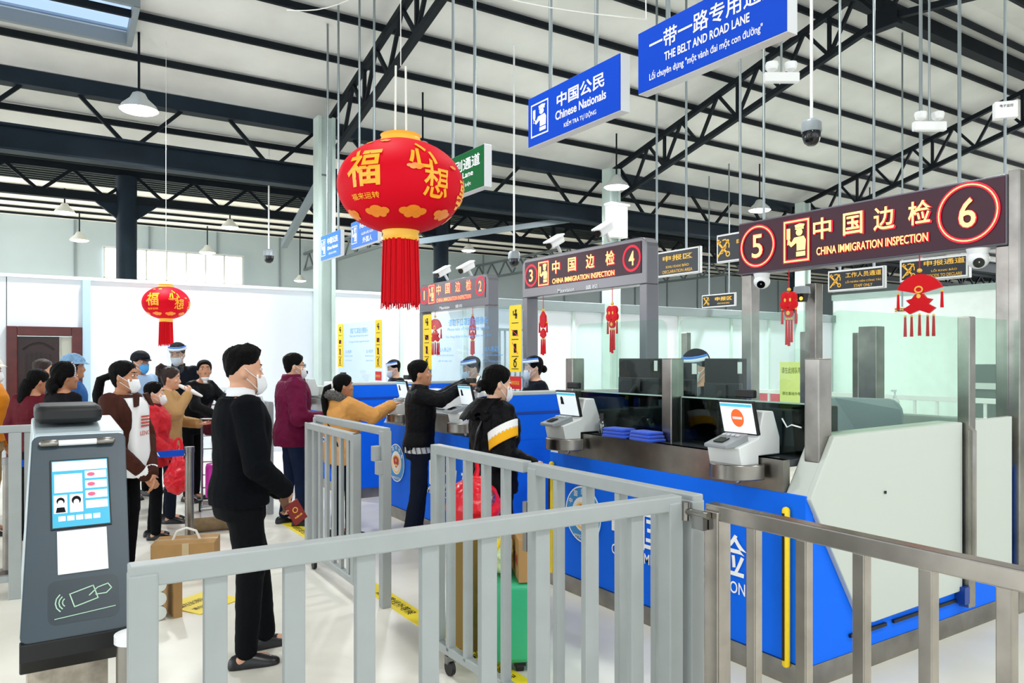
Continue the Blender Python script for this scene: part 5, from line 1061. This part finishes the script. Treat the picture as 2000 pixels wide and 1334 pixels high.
def loafers(mk, U, Hm, t, s):
    b = mk(); b.loft([[U((.078*math.cos(q*PI/12), -.012+.082*math.sin(q*PI/12), z+.0*q)) for q in range(24)] for z in (1.425, 1.45, 1.463)]); b.build('sweater_neckline', NAVY, t, smooth='all')
    c = mk(); c.prism([(-.07, 1.46), (-.01, 1.455), (-.055, 1.40)], .085, .098, lambda u, v, w: (u, w+.02*(1.46-v)/.06, v)); c.prism([(.07, 1.46), (.01, 1.455), (.055, 1.40)], .085, .098, lambda u, v, w: (u, w+.02*(1.46-v)/.06, v)); c.build('collar_point', SHIRT, t)
person('man in a dark navy sweater over a white collar, holding a red passport, in profile', 1.01, 4.27, 90, 1.70, NAVY, SUIT, 'fade', 2, R=((.255, .02, 1.10), (.10, .215, .935)), L=((-.25, .04, 1.10), (-.04, .23, .90)), RH=dict(d=(-.75, .35, -.25), n=(-.1, -.6, -.8), curl=.8), LH=dict(d=(.35, .3, -.8), n=(.4, -.8, .0), curl=.9),
       off=.034, leg=.012, hem=.87, collar=(SHIRT, 1.425, 1.512, .070), vox=.0075, extra=loafers, feet=((.11, .0, 10), (-.12, .16, -4)), tname='sweater', folds=.10)
ps = thing('passport', 'red passport hanging from the hand of the man in the navy sweater', 'passport', (1.03, 4.26, 0), -math.radians(92)); M = Matrix.Translation((.02, .27, .785)) @ Matrix.Rotation(.5, 4, 'X') @ Matrix.Rotation(.25, 4, 'Z')
b = _m(M); b.box((0, 0, 0), (.010, .088, .125)); b.build('cover', mat('passport_red', '#7d1c14', .5), ps, bevel=.003)
b = _m(M @ Matrix(((0, 0, 1, .0056), (1, 0, 0, 0), (0, 1, 0, 0), (0, 0, 0, 1)))); ring2d(b, 0, .015, .016, .016, .004); wt(b, '中国公民', 0, -.025, .011, .05); b.build('gold_stamp', GOLD, ps)
def patch(mk, U, Hm, t, s):
    b = mk(); b.box((.262, .03, 1.22), (.012, .05, .06)); b.build('sleeve_badge', mat('badge_grey', '#8b7f86', .6), t)
    b = mk(); b.loft([[U(((.094+d)*math.cos(q*PI/10), -.01+(.094+d)*math.sin(q*PI/10), z)) for q in range(20)] for z, d in ((1.40, .03), (1.45, .012), (1.495, .006), (1.52, -.004), (1.515, -.016), (1.42, -.01))]); b.build('collar', MAROON, t, smooth='all')
person('man in a thick maroon winter jacket with glasses and grey mask beside the gate frame', 2.27, 7.5, 95, 1.69, MAROON, JEAN, 'short', 0, R=((.29, .0, 1.10), (.20, .24, 1.08)), L=((-.28, .0, 1.10), (-.2, .24, 1.06)), off=.055, hem=.80, vox=.009, glasses=True, extra=patch, feet=((.11, .06, 8), (-.11, -.06, -8)), tdisp=.022)
FUR = mat('fur_grey', '#6d6a66', .9, var=.5, vscale=60, bump=1.0, bscale=150)
def furhood(mk, U, Hm, t, s):
    b = mk(); b.tube([U((.135*math.cos(q), -.03+.12*math.sin(q), 1.46-.05*math.sin(q))) for q in [PI*(.95+1.1*i/12) for i in range(13)]], [.025, .04, .045, .05, .05, .052, .052, .052, .05, .05, .045, .04, .025], 10); b.build('fur_collar', FUR, t, remesh=.009, disp=.03, dsize=.02)
    patch_tube(mk, t, 'bag_strap', BLACK, [U((-.16, .10, 1.43)), U((-.1, -.16, 1.35)), U((.08, -.17, 1.10)), U((.16, -.12, .95))], .012)
    b = mk(Hm); b.tube([(.028*math.cos(q*PI/6), -.123, .113+.028*math.sin(q*PI/6)) for q in range(12)], .010, 8, True); b.build('hair_tie', STRAP, t, smooth='all')
person('woman in a tan coat with fur collar and ponytail, arm stretched to the terminal', 2.50, 6.74, 80, 1.50, TAN, JEAND, 'pony', 1, hy=15, R=((.26, .22, 1.28), (.16, .52, 1.38)), RH=dict(d=(-.1, .9, .25), n=(0, -.2, -1), curl=.35), L=((-.26, .0, 1.1), (-.22, .22, 1.1)), mask=None, off=.05, hem=.78, fem=True, vox=.009, extra=furhood, tdisp=.02)
def stripes(mk, U, Hm, t, s):
    b = mk(); N = 26; b.loft([[((.186+d)*math.cos(q*2*PI/N), -.012+(.138+d)*math.sin(q*2*PI/N), z+.006*math.sin(q*3)) for q in range(N)] for z, d in ((.93, .0), (.865, .006), (.862, -.006), (.93, -.02))]); b.build('striped_shirt_hem', mat('stripe_pale', '#cfd0d2', .7), t)
    b = mk()
    for q in range(18): a = q*2*PI/18; b.bar((.194*math.cos(a), -.012+.146*math.sin(a), .93), (.194*math.cos(a+.12), -.012+.146*math.sin(a+.12), .862), .02, .006)
    b.build('shirt_stripe', BLACK, t)
    b = mk(); b.loft([[U((.066*math.cos(q*PI/10), -.012+.068*math.sin(q*PI/10), z)) for q in range(20)] for z in (1.42, 1.49)]); b.build('shirt_collar', mat('stripe_pale', '#cfd0d2'), t, smooth='all')
person('man in a black zip jacket and jeans holding up a phone at the blue counter', 3.0, 6.13, 112, 1.625, BLKJ, JEAND, 'short', 1, hp=-8, R=((.25, .17, 1.36), (.10, .43, 1.50)), L=((-.26, .19, 1.36), (-.06, .44, 1.51)), RH=dict(d=(-.35, .85, .2), n=(-.8, .0, -.3), curl=.8), LH=dict(d=(.3, .85, .2), n=(.8, 0, -.3), curl=.8), mask=None, off=.03, hem=.92, collar=(BLKJ, 1.42, 1.505, .078), vox=.008, extra=stripes, feet=((.12, -.12, 12), (-.10, -.02, -6)))
M = Matrix.Translation((3.0, 6.13, 0)) @ Matrix.Rotation(-math.radians(112), 4, 'Z') @ Matrix.Translation((.01, .52, 1.46)) @ Matrix.Rotation(-.5, 4, 'X')
ph = thing('mobile_phone', 'dark phone raised in both hands of the man in the black jacket', 'phone', M=M); MB().box((0, 0, 0), (.15, .010, .075)).build('case', BLACK, ph, bevel=.004); MB().box((0, -.0055, 0), (.14, .001, .068)).build('screen', mat('phone_glow', '#bfe0e8', .3, emit=.4), ph)
SY_ = mat('stripe_yellow', '#f2b01e', .6); SW_ = mat('stripe_white', '#f3f1ee', .6)
def p5x(mk, U, Hm, t, s):
    sh, e = Vector((.155, -.01, 1.39)), Vector((.275, -.05, 1.13))
    for nm, m, a, b_ in (('white_sleeve_band', SW_, .30, .50), ('yellow_sleeve_band', SY_, .47, .72)):
        b = mk(); P, Q = sh.lerp(e, a), sh.lerp(e, b_); z = (Q-P).normalized(); x = Vector((1, 0, .45)).normalized(); x = (x-z*x.dot(z)).normalized(); y = z.cross(x); rings = []
        for k in range(6):
            c = P.lerp(Q, k/5); rings.append([c+(x*math.cos(q)+y*math.sin(q))*((.106)-.0105*(a+(b_-a)*k/5))+z*.05*math.sin(q) for q in [-2.3+4.6*i/18 for i in range(19)]])
        b.add([p for r in rings for p in r], [(r*19+i, r*19+i+1, (r+1)*19+i+1, (r+1)*19+i) for r in range(5) for i in range(18)]); b.build(nm, m, t, smooth='all', solid=.006)
    b = mk(); b.loft([[U((r*1.25*math.cos(q*PI/10), -.05+dy+r*math.sin(q*PI/10), z)) for q in range(20)] for z, r, dy in ((1.40, .125, -.03), (1.34, .12, -.09), (1.36, .105, -.10), (1.44, .10, -.04), (1.50, .086, .015), (1.505, .074, .015), (1.42, .075, 0))]); b.build('hood', BLKJ, t, remesh=.009, disp=.012)
    patch_tube(mk, t, 'bag_strap', BLACKG, [U((.06, .12, 1.43)), U((.10, .0, 1.475)), U((.12, -.13, 1.40)), U((.10, -.175, 1.25)), U((.03, -.18, 1.05)), U((.0, -.175, .92))], .011)
    b = mk(Hm); b.ell((-.0, -.135, .06), (.05, .02, .026)); b.build('hair_clip', BLACKG, t)
person('woman in a black hooded jacket with white and yellow sleeve bands behind the gate', 2.60, 4.22, 97, 1.60, BLKJ, mat('black_trousers', '#0a0a0d', .8), 'bun', 0, R=((.275, -.05, 1.13), (.245, .17, 1.04)), RH=dict(d=(0, .8, -.5)), L=((-.26, .0, 1.12), (-.22, .2, 1.04)), off=.042, hem=.84, fem=True, vox=.008, extra=p5x, hp=5, tdisp=.02)
# waiting crowd
def p6x(mk, U, Hm, t, s):
    b = mk(); b.loft([[U((x*(.105+.012*math.sin(z*9)), (.186 if abs(x) < .7 else .172)-(.03 if z > 1.4 else 0)+.006*math.cos(z*30), z)) for x in (-1, -.6, -.2, .2, .6, 1)]+[U((x*.10, .06, z)) for x in (1, -1)] for z in (.80, .9, 1.0, 1.1, 1.2, 1.3, 1.38, 1.43)]); b.build('white_sweater', SHIRT, t, smooth='all')
    b = mk(Matrix(((-1, 0, 0, 0), (0, 0, 1, .194), (0, 1, 0, 0), (0, 0, 0, 1)))); wt(b, 'LENC', 0, 1.15, .035, .13, .004)
    for y in (1.20, 1.225, 1.25, 1.275): poly2d(b, [(-.055, y), (.055, y), (.055, y+.014), (-.055, y+.014)], .004)
    b.build('sweater_print', mat('print_rose', '#c0574f', .6), t)
    for sd in (1, -1): b = mk(); b.prism([(sd*.03, 1.46), (sd*.09, 1.47), (sd*.125, 1.36), (sd*.075, 1.37)], .150, .172, lambda u, v, w: (u, w+.028*(1.46-v)/.1, v)); b.build('jacket_lapel', BROWN, t, bevel=.004)
    for sd in (1, -1): w = Vector((sd*.035, .235, .80)); e = Vector((sd*.25, .05, 1.10)); b = mk(); b.cyl(e.lerp(w, .82), e.lerp(w, .93), .056, .05, 16); b.build('white_cuff', SHIRT, t)
person('woman in an open brown jacket and white print sweater next to the kiosk', .65, 6.45, 130, 1.625, BROWN, SUIT, 'pony', 1, hy=-14, R=((.25, .05, 1.10), (.035, .235, .80)), L=((-.25, .05, 1.10), (-.035, .235, .80)), RH=dict(d=(-.5, .3, -.7), n=(-.6, -.6, 0)), LH=dict(d=(.4, .35, -.8), n=(.6, -.6, 0)), off=.032, hem=.88, fem=True, vox=.008, extra=p6x)
person('short woman in a red quilted jacket and mask holding the hanging red bag', 1.02, 7.62, 105, 1.43, REDQ, SUIT, 'back', 0, R=((.27, .0, 1.12), (.20, .22, .93)), RH=dict(d=(0, .3, -.9), curl=1.1), L=((-.26, .0, 1.12), (-.18, .2, .95)), off=.05, hem=.80, fem=True, vox=.009, tdisp=.025, folds=.05, collar=(mat('maroon_collar', '#5c1120', .7), 1.42, 1.50, .08))
person('brown haired woman in a beige coat drinking from a white bottle', 1.25, 8.30, 108, 1.56, BEIGE, JEAND, 'claw', 2, R=((.27, .12, 1.22), (.12, .22, 1.42)), RH=dict(d=(-.5, .2, .6), n=(-.6, -.6, 0), curl=1.0), L=((-.25, .08, 1.10), (-.05, .32, 1.08)), LH=dict(d=(.4, .8, 0), n=(0, 0, 1), curl=.3), mask=None, off=.035, hem=.75, fem=True, vox=.009, hairm=HAIRB, hp=6)
def rotp(x, y, yaw, p, k): a = -math.radians(yaw); c, s = math.cos(a), math.sin(a); p = Vector(p)*k; return Vector((x+p.x*c-p.y*s, y+p.x*s+p.y*c, p.z))
q1, q2 = rotp(1.25, 8.30, 108, (.02, .125, 1.515), .907), rotp(1.25, 8.30, 108, (.10, .36, 1.40), .907)
bt = thing('drink_bottle', 'white bottle tipped to the mouth of the woman in beige', 'bottle', q1); MB().cap((0, 0, 0), (q2-q1)*.55, .018, .028).build('bottle_body', WHITE, bt, smooth=True); MB().cap((q2-q1)*.6, (q2-q1), .026, .012).build('bottle_base', WHITE, bt, smooth=True)
q1 = rotp(1.25, 8.30, 108, (.03, .45, 1.135), .907); t = thing('phone_wallet', 'flat phone in a dark case on the open palm of the woman in beige', 'phone', q1, -.6); MB().box((0, 0, 0), (.20, .09, .012)).build('case', mat('case_dark', '#4a4648', .4), t, bevel=.004); MB().box((0, 0, .0065), (.19, .08, .001)).build('screen', WHITE, t)
person('man in a black cap with blue mask standing before the white partition', 1.19, 9.96, 150, 1.72, mat('pale_blue_shirt', '#a9c6e6', .6), SUIT, 'short', 1, mask='blue', hat=('cap', mat('cap_black', '#1b1e24', .7)), vox=.011)
person('tall officer in dark uniform with clear face shield before the white partition', 1.66, 10.24, 205, 1.835, UNI, UNI, 'short', 2, visor=True, vox=.011, hp=12, collar=(UNI, 1.42, 1.49, .074))
person('woman in black with a mask under her chin leaning over the wire trolley', 1.66, 9.41, 140, 1.66, BLKJ, SUIT, 'back', 1, lean=.35, hy=45, hp=-8, R=((.28, .30, 1.16), (.22, .52, 1.05)), L=((-.27, .30, 1.16), (-.2, .5, 1.02)), RH=dict(d=(-.2, .8, -.4), curl=1.0), mask='chin', off=.03, fem=True, vox=.010)
t = thing('red_scarf', 'dark red patterned bag hanging below the hands of the woman in black', 'bag', rotp(1.66, 9.41, 140, (-.05, .30, .78), .965)); MB().lathe([(.02, 0), (.10, .02), (.12, .10), (.11, .22), (.05, .27)], sx=1.1, sy=.6).build('bag_body', mat('dark_red_cloth', '#4d1520', .7, var=.3, vscale=20), t, remesh=.01, disp=.02, dsize=.05); MB().tube([(-.06, 0, .24), (-.04, 0, .36), (.04, 0, .36), (.06, 0, .24)], .010).build('strap', mat('dark_red_cloth', '#4d1520'), t)
def p12x(mk, U, Hm, t, s):
    b = mk(Hm)
    for i in range(9): b.ell(head_pt(1.25-.02*i, .115+.012*i, .03), (.007, .007, .007), n=8, m=5)
    b.build('beaded_hairband', mat('bead_pale', '#d8d2d6', .25), t)
person('woman with dark curly hair and beaded hairband right behind the kiosk', .305, 7.37, 62, 1.61, mat('black_cardigan', '#121014', .8, bump=.3, bscale=60), SUIT, 'curly', 1, mask=None, fem=True, vox=.009, extra=p12x, hy=10)
person('woman in a maroon striped jacket with her back turned beyond the barrier', .10, 8.16, 40, 1.55, mat('maroon_track', '#5a1420', .6, bump=.2, bscale=40), SUIT, 'long', 1, mask=None, fem=True, off=.035, vox=.010, hy=20, hp=15)
person('man in a pale blue bucket hat in front of the dark brown door', .44, 8.89, 88, 1.68, mat('blue_shirt', '#2f5f9e', .7), SUIT, 'short', 1, mask=None, hat=('bucket', mat('denim_pale', '#7ea3c4', .8, var=.3, vscale=30)), vox=.010)
person('person of whom only brown hair shows between the curls and the bucket hat', .2, 9.95, 95, 1.63, mat('grey_top', '#555a60', .7), SUIT, 'short', 2, mask=None, vox=.012, hairm=HAIRB)
person('person in an orange jacket with mask and broad pale hat at the picture edge', -.26, 8.65, 110, 1.66, mat('orange_jacket', '#e08a1c', .6, bump=.25, bscale=30), mat('khaki_trousers', '#a68f62', .7), 'bun', 1, hat=('bucket', mat('hat_cream', '#e6e1d4', .7)), fem=True, vox=.010, off=.04)
# officers inside the booths
def badge(mk, U, Hm, t, s):
    b = mk(); b.box((-.215, .0, 1.30), (.012, .06, .07)); b.build('sleeve_badge', mat('badge_silver', '#c9ced4', .4), t)
person('officer with blue and white face shield band behind the black monitors', 4.32, 4.05, 262, 1.70, UNI, UNI, 'short', 2, visor=True, vox=.010, hp=10, extra=badge, hat=('cap', mat('cap_navy', '#151a24', .7)))
person('female officer with face shield in profile beside the yellow notice strip', 4.55, 6.55, 288, 1.67, UNI, UNI, 'bun', 0, visor=True, fem=True, vox=.009, hp=5, extra=badge)
person('officer with face shield half seen through the acrylic of the middle booth', 4.10, 7.06, 280, 1.66, UNI, UNI, 'short', 0, visor=True, vox=.011, hp=10)
person('officer with face shield in the booth by the partition', 4.50, 9.98, 275, 1.62, UNI, UNI, 'short', 0, visor=True, vox=.012, hp=10)
